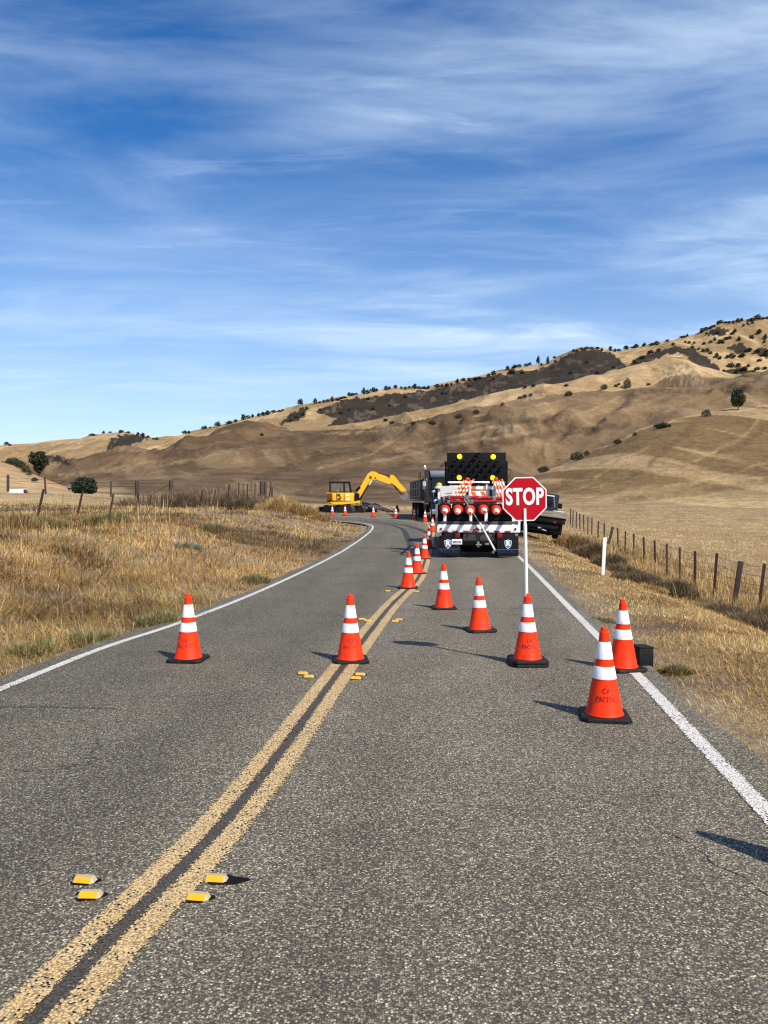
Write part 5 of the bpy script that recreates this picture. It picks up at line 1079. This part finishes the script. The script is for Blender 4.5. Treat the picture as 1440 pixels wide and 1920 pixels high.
def grass(n, region, seed=0):
    y0, y1, p = (3.0, 75 if region == 'L' else 150, 1.30)
    X, Y = sample(n, y0, y1, p); # clumping
    k = rng.random(n) < .55; cl_n = n//26; cx, cy = sample(cl_n, y0, y1, p); j = rng.integers(0, cl_n, n); rr = np.abs(rng.normal(0, .10+.0025*cy[j])); th = rng.random(n)*6.283
    X = np.where(k, cx[j]+rr*np.cos(th), X); Y = np.where(k, cy[j]+rr*np.sin(th), Y); out_dir = th
    ok = (Y < y1-.5) & (Y > 2.6); X, Y, k, out_dir = X[ok], Y[ok], k[ok], out_dir[ok]
    eL, eR = edges(X, Y); e_ = eL if region == 'L' else eR
    dens = np.clip((e_-.02)/.35, 0, 1)
    hl = fbm(X, Y, .9, 3, 77)
    if region == 'R': dens = dens*np.clip(.65+1.5*(hl-.35)+ss((e_-3)/2), .3, 1)
    ok = (e_ > .03) & (rng.random(len(X)) < dens); X, Y, k, out_dir, e_ = X[ok], Y[ok], k[ok], out_dir[ok], e_[ok]; n = len(X)
    mound = fbm(X, Y, 1.5, 3, 88); hl = fbm(X, Y, .9, 3, 77)
    Z = np.where(Y < 75, Hn(X, np.minimum(Y, 75)), hill(X*F/Y+720, np.maximum(Y, 75.001))); coh = fbm(X, Y, 3.5, 2, 91)*12+fbm(X, Y, .7, 2, 92)*4
    LD = np.where(rng.random(n) < .45, out_dir, coh+rng.normal(0, .6, n)); u_ = rng.random(n)
    if region == 'L':
        tall = ss((e_-7.0)/1.5)*(1-ss((e_-11.5)/2)); tall = np.maximum(tall, ss((fbm(X, Y, 2.4, 2, 95)-.62)/.05)*.4*ss((e_-.8)/1.5))
        H = (.12+.22*u_)*(.50+.50*ss(e_/1.2))*(.6+.8*hl)+tall*(.02+.16*u_**2)+.10*ss((mound-.5)/.2)
        LA = np.where(rng.random(n) < .13+.5*tall, rng.uniform(.05, .6, n), rng.uniform(1.0, 1.5, n)); C = colours(X, Y, n, .08+.35*(1-ss((e_-1.5)/1.5)), 1.25+.6*ss((e_-2)/3), .95); C = C*(1-.42*ss((fbm(X, Y, 6, 3, 99)-.48)/.12))[:, None]*np.array([1.03, .98, .90])
        H = H*(1-.5*ss((e_-5.5)/2)*(Y > 14)); field = e_ > 11; H = np.where(field, .08+.14*u_, H)
    else:
        dit = ss((e_-3.6)/1.5)*(1-ss((e_-9)/2))*ss((X-4.5)/1.5); H = (.06+.10*u_)*(.45+.9*hl)+dit*(.12+.42*u_**1.3)+.25*ss((e_-8.5)/2)*(.4+.6*u_)
        LA = np.where(rng.random(n) < .07+.5*dit, rng.uniform(.1, .6, n), rng.uniform(.95, 1.5, n)); C = colours(X, Y, n, .10, .35, 1.12)
        fld = ss((e_-8.5)/2)[:, None]; C = C*(1-fld)+(np.array((.60, .455, .255))*rng.uniform(.82, 1.1, n)[:, None]*(.86+.28*fbm(X, Y, 4, 3, 17))[:, None])*fld; H = H*(1-.5*ss((Y-45)/30))
    W = np.maximum(.0036, Y*.00052)*rng.uniform(.6, 1.6, n); 
    me = blades_mesh('dry_grass', np.stack([X, Y, Z], 1), H, LD, np.clip(LA, 0, 1.5), W, C)
    o = bpy.data.objects.new('dry_grass', me); COL.objects.link(o); tag(o, kind='stuff', label='matted dry straw grass on the bank left of the road' if region == 'L' else 'short flattened straw grass on the right verge and tall dry grass along the fence', cat='grass'); return o
grass(NG_L, 'L'); grass(NG_R, 'R')
# bare seed stalks standing out of the bank
def stalks(n):
    X, Y = sample(n, 9, 60, 1.2); eL, eR = edges(X, Y); ok = ((eL > 5) & (eL < 13)) | ((eR > 4) & (eR < 7.5) & (X > 5)); X, Y = X[ok], Y[ok]; n = len(X)
    Z = Hn(X, Y); me = blades_mesh('tall_stalks', np.stack([X, Y, Z], 1), rng.uniform(.5, 1.15, n), rng.random(n)*6.28, np.abs(rng.normal(.12, .28, n)), np.maximum(.005, Y*.00045), PAL[rng.integers(0, 5, n)]*rng.uniform(.7, 1.1, n)[:, None])
    o = bpy.data.objects.new('dry_grass', me); COL.objects.link(o); tag(o, kind='stuff', label='thin bare seed stalks standing above the matted grass along the fences', cat='grass')
stalks(1700)

# ------------------------------------------------------------------ bushes on the verges
def tuft_mesh(name, r, h, n, pal, seed, upright=.6, lw=.010, flat=1.0):
    g = np.random.default_rng(seed); th = g.random(n)*6.283; rr = r*np.sqrt(g.random(n))*.75; lump = .65+.5*vnoise(np.cos(th)*2+5, np.sin(th)*2+5, 1.0, seed)
    wob = .6+.8*vnoise(np.cos(th)*1.3+3, np.sin(th)*1.3+3, .7, seed+5); rr = rr*wob
    P = np.stack([rr*np.cos(th), rr*np.sin(th)*flat, np.clip(g.random(n), 0, .75)*h*.75*np.sqrt(np.clip(1-(rr/r)**2, 0, 1))*lump], 1)
    H = h*g.uniform(.25, .55, n)*lump; LA = np.clip(rr/r*1.0+g.normal(.3, .45, n), 0, 1.7)*(1.4-upright); C = np.array(pal)[g.integers(0, len(pal), n)]*g.uniform(.65, 1.25, n)[:, None]
    return blades_mesh(name, P, H, th+g.normal(0, .7, n), LA, np.full(n, lw)*g.uniform(.6, 1.5, n), np.clip(C, .01, .7))
BR = [(.16, .105, .060), (.24, .165, .09), (.36, .26, .15), (.10, .07, .045), (.17, .14, .07)]
GO = [(.56, .36, .13), (.64, .46, .20), (.46, .28, .10), (.34, .21, .09)]
GN = [(.14, .14, .05), (.21, .20, .075), (.31, .27, .11), (.42, .33, .15)]
PG = [(.22, .27, .18), (.30, .33, .24), (.16, .19, .12)]
def bush(name, u, v, d, r, h, n, pal, seed, label, cat, group=None, lw=.012, up=.6):
    x = (u-720)/F*d; z = gz(x, d); o = bpy.data.objects.new(name, tuft_mesh(name, r, h, n, pal, seed, up, lw)); COL.objects.link(o); o.location = (x, d, z-.03); tag(o, label, cat, group); return o
RB = 'brown bushes along the right fence'
for i, (u, d, r, h, lb) in enumerate([(1408, 17.2, 1.0, .62, 'big brown bush below the thick leaning post at the right edge'), (1345, 18.5, .8, .50, 'brown twiggy bush left of the big one at the right edge'), (1310, 20.5, .7, .50, 'grey brown bush below the middle right fence posts'),
        (1455, 15.0, .9, .6, 'brown bush cut by the right edge of the picture'), (1245, 23.5, 1.0, .62, 'broad dark brown bush in the ditch right of the white marker post'), (1205, 25.5, .9, .6, 'dark brown bush right behind the white marker post'), (1166, 28, .8, .62, 'brown bush just left behind the white marker post'),
        (1140, 32, .9, .7, 'brown bush in the ditch towards the pickup'), (1105, 37, 1.1, .8, 'brown bush under the distant fence posts'), (1086, 42, 1.0, .9, 'tall straw brush beside the pickup'), (1280, 24, .8, .5, 'grey twiggy bush in front of the fence wires')]):
    bush('dry_bush', u, 0, d, r, h*1.15, int(5200*r), BR if i != 9 else GO+BR, 100+i, lb, 'bush', RB, lw=.006+d*.00028)
for i, (u, d, r, h, lb) in enumerate([(1285, 19.5, .75, .34, 'golden mound of fallen grass before the brown bushes'), (1215, 20, .6, .28, 'pale golden straw clump right of the marker post foot'), (1065, 46, 1.3, 1.0, 'tall golden grass stand behind the pickup')]):
    bush('straw_clump', u, 0, d, r, h, 3800, GO, 140+i, lb, 'grass clump', 'golden straw clumps', lw=.005+d*.0002, up=.2 if i < 2 else .9)
bush('green_weed', 1268, 0, 7.9, .30, .16, 2200, GN, 150, 'low green weed clump on the verge near the black box', 'weed', lw=.006)
bush('green_weed', 1128, 0, 11.2, .22, .12, 900, GN, 151, 'small green weed at the pavement edge behind the edge line cone', 'weed', lw=.006)
bush('green_weed', 1160, 0, 20, .25, .30, 900, GN+BR, 152, 'thin dark weed between the marker post and the fallen grass', 'weed', lw=.010)
for i, (u, d, r, h, lb) in enumerate([(385, 11.6, .33, .20, 'pale green weed at the road edge right of the lone left cone'), (345, 20.5, .5, .22, 'pale grey green weed patch up the left bank'), (175, 9.6, .4, .25, 'olive weed clump low on the left bank'), (300, 11.0, .4, .25, 'olive weed clump on the bank above the lone cone'),
        (480, 16.6, .45, .28, 'yellow green tuft at the left road edge'), (90, 24, .9, .5, 'grey green bush at the foot of the leaning post'), (200, 25, 1.0, .5, 'large green and straw tuft on the left fence line'), (395, 27, .7, .4, 'olive tuft half way along the left bank'), (60, 9.0, .4, .22, 'olive weed near the left picture edge')]):
    bush('bank_weed', u, 0, d, r, h, int(3000*r+600), (PG if i < 2 else GN+[(.36, .28, .12)]), 160+i, lb, 'weed', 'weeds on the left bank', lw=.005+d*.00022, up=.7)
for i, (u, d, r, h, lb) in enumerate([(150, 27, .6, .35, 'rusty orange brush clump by the second leaning post'), (535, 46, 1.3, 1.55, 'tall orange brown brush clump at the road bend'), (505, 50, 1.8, 1.5, 'wide golden brush by the old corral posts'), (452, 40, .9, .7, 'grey brown weed ball in front of the corral posts'),
        (565, 44, 1.1, 1.05, 'small orange brush right of the tall clump'), (600, 43, .9, .5, 'low straw clump nearest the bend'), (20, 22, 1.0, .55, 'brown brush below the left picture edge posts'), (120, 17, .7, .25, 'brown matted brush mid bank')]):
    bush('brush_clump', u, 0, d, r, h, int(4200*r), (GO if i in (1, 2, 4, 5) else GO+BR[:3] if i != 3 else BR), 180+i, lb, 'brush', 'brush clumps on the left bank', lw=.007+d*.00028, up=.85)
# thicket of tangled dry tumble brush in front of the corral
TG = 'tangled dry brush thicket before the corral'
for i in range(17):
    u = 232+i*15.5; bush('tumble_brush', u, 0, 57+((i*7) % 5)*.9, 1.25, tab(u, [(230, 1.0), (300, 1.45), (380, 1.75), (440, 1.6), (480, 1.3)])*random.uniform(.85, 1.1)*1.3, 1500, [(.22, .145, .085), (.14, .09, .055), (.32, .22, .13), (.42, .31, .19)], 200+i, 'tangled brown brush of the thicket before the old corral, one of many alike', 'brush', TG, lw=.030)

# ------------------------------------------------------------------ trees
def crown_mesh(name, lobes, n, leaf, pal, seed, hollow=.55):
    g = np.random.default_rng(seed); vol = np.array([l[3]*l[4]*l[5] for l in lobes]); vol = vol/vol.sum(); k = g.choice(len(lobes), n, p=vol); L = np.array(lobes)[k]
    d = g.normal(size=(n, 3)); d /= np.linalg.norm(d, axis=1)[:, None]; r_ = hollow+(1-hollow)*g.random(n)**.6; lump = .80+.40*vnoise(d[:, 0]*2.5+k*3+9, d[:, 1]*2.5+d[:, 2]*2+9, 1, seed)
    C0 = L[:, :3]+d*L[:, 3:6]*(r_*lump)[:, None]*(.72+.56*vnoise(d[:, 0]*5+k*7+3, d[:, 2]*5+d[:, 1]*4+3, 1, seed+9))[:, None]; a_ = g.normal(size=(n, 3)); a_ /= np.linalg.norm(a_, axis=1)[:, None]; b_ = np.cross(a_, g.normal(size=(n, 3))); b_ /= np.linalg.norm(b_, axis=1)[:, None]
    s_ = leaf*g.uniform(.6, 1.4, n)[:, None]; V4 = np.stack([C0-a_*s_-b_*s_*.6, C0+a_*s_-b_*s_*.6, C0+a_*s_+b_*s_*.6, C0-a_*s_+b_*s_*.6], 1).reshape(-1, 3)
    me = bpy.data.meshes.new(name); me.vertices.add(n*4); me.vertices.foreach_set('co', V4.astype(np.float32).ravel()); me.loops.add(n*4); me.loops.foreach_set('vertex_index', np.arange(n*4, dtype=np.int32)); me.polygons.add(n)
    me.polygons.foreach_set('loop_start', np.arange(0, n*4, 4, dtype=np.int32)); me.polygons.foreach_set('loop_total', np.full(n, 4, np.int32)); me.update(calc_edges=True)
    c = np.array(pal)[g.integers(0, len(pal), n)]*g.uniform(.6, 1.35, n)[:, None]; at = me.color_attributes.new('leaf_colour', 'FLOAT_COLOR', 'POINT'); at.data.foreach_set('color', np.concatenate([np.repeat(c, 4, 0), np.ones((n*4, 1))], 1).astype(np.float32).ravel()); me.materials.append(LEAF); return me
OAK = [(.030, .040, .016), (.045, .055, .022), (.065, .070, .030), (.022, .028, .014)]
OAKG = [(.075, .085, .045), (.10, .105, .06), (.055, .065, .035)]
BRB = [(.075, .05, .038), (.055, .038, .03), (.10, .07, .05)]
def trunk_mb(h, r, spread, seed):
    g = random.Random(seed); m = MB().tube([(0, 0, -.5), (g.uniform(-.1, .1)*h*.1, 0, h*.35), (g.uniform(-.2, .2)*h*.1, 0, h*.6)], r, 8, r*.6)
    for i in range(5):
        t = 6.283*i/5+g.random(); q_ = Vector((math.cos(t)*spread*.55, math.sin(t)*spread*.55, h*g.uniform(.65, .9))); m.tube([(0, 0, h*(.25+.06*i)), q_*.5+Vector((0, 0, h*.28)), q_], r*.4, 6, r*.12)
    return m
def tree(name, u, v, wpx, hpx, label, cat, group=None, lobes=None, n=1400, pal=OAK, seed=1, d0=80, trunk=True, leafk=1.0, D=None):
    x, y, z = hit(u, v, d0); 
    if D: y = D; x = (u-720)/F*D; z = gz(x, D)
    k = y/F; w_, h = wpx*k, hpx*k
    r = empty(name, (x, y, z-.02*h), (0, 0, 0), label, cat, group)
    lb = lobes or [(0, 0, .55, .42, .42, .40), (-.28, .05, .42, .25, .3, .28), (.27, -.05, .45, .26, .3, .3), (.05, 0, .78, .28, .3, .2)]
    L = [(a_*w_, b_*w_, c_*h, d_*w_, e_*w_, f_*h) for a_, b_, c_, d_, e_, f_ in lb]
    o = bpy.data.objects.new('crown', crown_mesh('crown', L, n, .030*max(w_, h)*leafk, pal, seed)); COL.objects.link(o); o.parent = r
    if trunk: trunk_mb(h*.8, max(.03*h, .08), w_*.6, seed).build('trunk', 'darkwood', r)
    return r
tall = [(0, 0, .66, .36, .36, .30), (-.25, 0, .50, .24, .3, .18), (.22, 0, .52, .26, .3, .2), (.05, 0, .86, .22, .25, .13), (-.18, 0, .30, .2, .2, .14), (.2, .1, .30, .16, .2, .12)]
tree('lone_oak', 1384, 769, 27, 42, 'lone grey green oak standing on the near hill crest at the right', 'tree', None, tall, 2600, OAKG+OAK[:2], 5, 250)
tree('valley_oak', 73, 893, 34, 47, 'tall dark oak with a narrow foot at the left hill edge', 'tree', None, [(0, 0, .72, .42, .4, .25), (-.38, 0, .88, .14, .2, .10), (.1, 0, .92, .25, .2, .10), (0, 0, .42, .26, .26, .22), (.32, 0, .62, .2, .3, .16), (.0, 0, .25, .16, .2, .12)], 3000, OAK, 6, 170)
tree('round_tree', 158, 923, 48, 33, 'broad round dark tree standing in the field behind the second leaning post', 'tree', None, [(0, 0, .40, .46, .4, .42), (-.12, 0, .68, .26, .3, .26), (.15, 0, .66, .27, .3, .28), (.32, 0, .28, .16, .2, .25), (-.32, 0, .28, .16, .2, .25)], 4200, [(.030, .045, .024), (.045, .062, .034), (.022, .032, .018)], 7, 60, D=150)
for i, (u, v, a_, b_) in enumerate([(18, 868, 16, 10), (28, 871, 20, 14), (38, 877, 20, 14), (48, 885, 18, 14), (55, 890, 12, 9), (65, 901, 14, 6)]):
    tree('hillside_oak', u, v+3, a_, b_+3, ['dark bush at the top end of the row down the left hill', 'dark rounded oak second down the row on the left hill', 'dark rounded oak third down the row on the left hill', 'dark rounded oak fourth down the row on the left hill', 'small dark bush low in the row on the left hill', 'small dark scrub under the tall left oak'][i], 'tree', 'dark oaks in a row down the left hill', None, 900, OAK, 20+i, 150, trunk=(i < 4))
for i, (u, v, a_, b_, lb) in enumerate([(1019, 884, 24, 11, 'low dark bush on the near right hill crest above the truck'), (1082, 862, 26, 18, 'rounded dark bush on the near right hill crest'), (1100, 853, 12, 9, 'small bush just right of the rounded dark bush on the crest'), (1158, 831, 17, 9, 'low bush midway along the near right crest'),
        (1242, 801, 33, 9, 'long flat dark bush on the near right crest'), (1324, 779, 18, 13, 'rounded bush left of the lone oak'), (1133, 729, 14, 9, 'dark bush on the golden slope, left of the grey one'), (1176, 727, 15, 19, 'grey green bush on the golden slope below the dark hump'),
        (1066, 741, 16, 9, 'dark bush on the middle slope above the arrow board'), (860, 782, 17, 7, 'flat green bush on the middle slope'), (893, 773, 12, 6, 'flat dark bush right of the flat green one'), (810, 794, 15, 6, 'flat dark bush left of the flat green one'), (775, 795, 12, 5, 'leftmost flat dark bush on the middle slope'),
        (942, 759, 8, 5, 'tiny dark bush on the golden slope'), (491, 815, 8, 4, 'tiny dark bush on the far brown hill crest'), (1190, 816, 10, 6, 'small grey scrub below the long flat bush')]):
    tree('slope_bush', u, v+2, a_, b_+2, lb, 'bush', 'bushes on the hill slopes', [(0, 0, .42, .42, .4, .42), (-.25, 0, .35, .25, .3, .35), (.25, 0, .35, .25, .3, .35), (.08, 0, .65, .25, .25, .3)], 900, OAKG if i in (7, 9) else OAK, 40+i, 200, trunk=False)
# far oaks: a few shapes, many copies
FAR = []
for s in range(7):
    lb = [(0, 0, .5, .42, .4, .42), (random.uniform(-.35, -.1), 0, .4, .3, .3, .3), (random.uniform(.1, .35), 0, .42, .3, .3, .32), (random.uniform(-.1, .1), 0, .75, .25, .3, .22)]
    FAR.append((crown_mesh('crown', lb, 170, .085, OAK, 300+s, .3), trunk_mb(.6, .04, .3, 300+s).mesh('trunk', MT['darkwood'])))
BRN = [crown_mesh('crown', [(0, 0, .4, .45, .4, .4), (.25, 0, .35, .3, .3, .3), (-.25, 0, .3, .3, .3, .3)], 170, .085, BRB+OAK[:1], 320+s, .3) for s in range(3)]
def far_tree(u, v, wpx, hpx, label, group, brown=False, d0=900, trunk=False):
    x, y, z = hit(u, v, d0); k = y/F; r = empty('far_oak', (x, y, z-.08*hpx*k), (0, 0, random.uniform(-.6, .6)), label, 'tree', group); r.scale = (wpx*k, wpx*k, hpx*k*1.08)
    q_ = random.randrange(7); me = BRN[random.randrange(3)] if brown else FAR[q_][0]
    o = bpy.data.objects.new('crown', me); COL.objects.link(o); o.parent = r
    if trunk: o = bpy.data.objects.new('trunk', FAR[q_][1]); COL.objects.link(o); o.parent = r
    return r
SK = [(12, 834, 9, 5), (18, 835, 6, 3), (173, 817, 9, 5), (193, 812, 7, 4), (206, 811, 5, 3), (227, 811, 9, 4), (240, 812, 6, 3), (258, 816, 9, 5), (268, 818, 6, 5), (278, 822, 8, 5), (288, 824, 5, 4), (293, 824, 5, 3), (346, 813, 6, 6), (353, 813, 5, 4), (380, 805, 5, 5), (385, 804, 5, 6), (395, 803, 5, 4), (408, 799, 10, 8),
      (430, 794, 12, 5), (442, 792, 8, 4), (455, 787, 8, 8), (466, 784, 6, 6), (475, 782, 6, 6), (486, 781, 6, 6), (494, 779, 7, 5), (503, 777, 9, 6), (514, 774, 7, 5), (524, 772, 6, 5), (530, 770, 5, 4), (563, 759, 10, 10), (590, 757, 5, 8), (598, 756, 6, 4), (606, 755, 6, 4), (614, 754, 6, 5), (622, 753, 9, 10), (632, 751, 9, 6), (640, 748, 8, 5),
      (646, 746, 8, 4), (653, 742, 4, 8), (660, 741, 12, 6), (668, 739, 8, 5), (682, 739, 10, 9), (690, 738, 6, 6), (699, 735, 10, 6), (706, 734, 6, 4), (722, 731, 8, 6), (729, 730, 8, 6), (742, 728, 7, 6), (753, 729, 6, 5), (760, 730, 8, 6), (766, 728, 6, 5), (779, 729, 10, 10), (787, 729, 8, 6), (795, 729, 8, 5), (803, 729, 6, 5), (819, 727, 8, 6), (828, 726, 7, 5),
      (838, 724, 8, 5), (846, 722, 7, 4), (857, 719, 9, 7), (870, 715, 7, 8), (880, 714, 9, 7), (890, 712, 9, 7), (897, 710, 8, 5), (917, 706, 6, 6), (926, 704, 8, 8), (952, 694, 8, 7), (966, 690, 9, 6), (974, 688, 7, 5), (985, 686, 8, 6), (993, 684, 7, 5), (1009, 682, 6, 14), (1027, 683, 6, 13), (1016, 686, 6, 5), (1040, 680, 5, 4), (1075, 660, 7, 4), (1082, 658, 5, 3),
      (1090, 655, 5, 4), (1100, 654, 8, 3), (1108, 654, 8, 4), (1119, 655, 9, 5), (1129, 657, 6, 5), (1143, 658, 9, 8), (1152, 659, 8, 6), (1160, 658, 7, 5), (1173, 655, 8, 6), (1186, 652, 9, 5), (1194, 651, 9, 5), (1208, 649, 9, 7), (1221, 648, 7, 5), (1231, 647, 11, 9), (1250, 641, 6, 4), (1281, 633, 8, 4), (1288, 631, 6, 5), (1314, 624, 6, 5), (1322, 620, 12, 6), (1330, 617, 9, 5),
      (1336, 613, 7, 5), (1346, 608, 6, 5), (1352, 606, 8, 6), (1360, 606, 7, 5), (1367, 606, 7, 4), (1375, 606, 7, 4), (1382, 605, 7, 6), (1390, 603, 9, 7), (1406, 602, 10, 5), (1420, 600, 12, 9), (1429, 598, 7, 4), (1440, 598, 6, 5), (1452, 597, 10, 6), (1470, 594, 9, 6)]
special = {1009: 'left of the two tall thin pines on the skyline', 1027: 'right of the two tall thin pines on the skyline', 563: 'spreading lone tree on the skyline left of the dark slope', 1420: 'largest round oak on the top right skyline', 12: 'isolated tree at the far left end of the skyline', 408: 'pale leafy tree on the lower left skyline'}
def sky_label(u, w_):
    part = 'low skyline hump at the far left' if u < 320 else 'lower skyline slope left of the excavator' if u < 560 else 'skyline above the excavator arm' if u < 720 else 'skyline above the dump truck' if u < 900 else 'skyline left of the dark hump' if u < 1070 else 'top of the dark hump' if u < 1170 else 'skyline right of the dark hump' if u < 1300 else 'top right skyline'
    return ('small' if w_ < 8 else 'wider')+' dark oak on the '+part
for u, v, a_, b_ in SK:
    q9 = 1.0 if u in special else random.uniform(.75, 1.45); far_tree(u+random.uniform(-1.5, 1.5)*(u not in special), v+1, a_*1.15*q9, (b_*1.15+1)*(1 if u in special else random.uniform(.7, 1.2)), special.get(u, sky_label(u, a_)), 'oaks along the skyline ridge' if u not in special else None, d0=1500, trunk=b_ > 7)
SL = [(1325, 628, 6, 4), (1345, 626, 10, 5), (1378, 624, 8, 9), (1373, 628, 7, 5), (1394, 612, 5, 5), (1401, 608, 4, 4), (1404, 610, 4, 4), (1411, 606, 6, 4), (1424, 626, 12, 8), (1409, 635, 11, 7), (1435, 637, 8, 10), (1433, 643, 6, 5), (1340, 639, 6, 7), (1332, 644, 8, 4), (1352, 644, 16, 7), (1365, 637, 16, 5), (1386, 639, 8, 8), (1320, 646, 8, 5),
      (1318, 660, 8, 6), (1326, 660, 8, 8), (1332, 664, 8, 5), (1344, 670, 10, 9), (1350, 675, 8, 6), (1372, 672, 14, 10), (1392, 671, 14, 8), (1364, 672, 8, 6), (1370, 688, 14, 8), (1384, 690, 12, 7), (1395, 697, 16, 8), (1381, 699, 9, 7), (1403, 689, 7, 6), (1420, 695, 11, 6), (1434, 694, 10, 5), (1413, 701, 9, 5), (1378, 707, 10, 6), (1360, 710, 9, 6), (1357, 698, 9, 5),
      (1301, 646, 6, 4), (1292, 645, 6, 5), (1262, 648, 8, 6), (1285, 642, 5, 4), (1405, 660, 14, 7), (1420, 662, 14, 8), (1433, 668, 12, 8), (1438, 660, 9, 5), (1424, 677, 10, 5), (1298, 652, 8, 5), (1310, 655, 6, 4)]
for i, (u, v, a_, b_) in enumerate(SL):
    far_tree(u, v+1, a_, b_+1, ('small' if a_ < 9 else 'larger')+' dark bush scattered on the '+('upper' if v < 650 else 'lower')+' golden right hillside', 'bushes scattered on the golden hillside', d0=1300)
SCB = [(575, 768, 7, 8), (568, 780, 9, 10), (556, 784, 8, 6), (545, 790, 8, 5), (640, 775, 8, 5), (655, 770, 7, 5), (700, 768, 8, 6), (730, 762, 8, 6), (723, 790, 9, 6), (735, 794, 12, 6), (960, 700, 14, 12), (925, 712, 10, 7), (984, 728, 8, 6), (1040, 668, 8, 4), (1000, 726, 9, 6), (1190, 680, 10, 8), (1205, 672, 12, 8), (1220, 662, 12, 7), (1235, 658, 10, 6), (1062, 724, 9, 5),
       (600, 770, 7, 5), (690, 750, 8, 5), (760, 745, 9, 5), (830, 738, 9, 5), (880, 725, 9, 5), (980, 700, 10, 5), (1100, 680, 9, 5), (1120, 700, 10, 5), (1150, 690, 10, 5), (1070, 700, 9, 5), (1283, 722, 10, 4), (1300, 723, 12, 5), (1316, 724, 12, 5), (1155, 725, 8, 5), (1160, 722, 7, 4), (1216, 722, 9, 4), (975, 748, 9, 5), (984, 745, 9, 6), (995, 742, 8, 5)]
for i, (u, v, a_, b_) in enumerate(SCB):
    far_tree(u, v+1, a_, b_+1, 'dark brown scrub bush on the '+('left' if u < 760 else 'middle' if u < 1010 else 'right')+' part of the burnt looking slope', 'brown scrub on the dark slope', brown=True, d0=900)
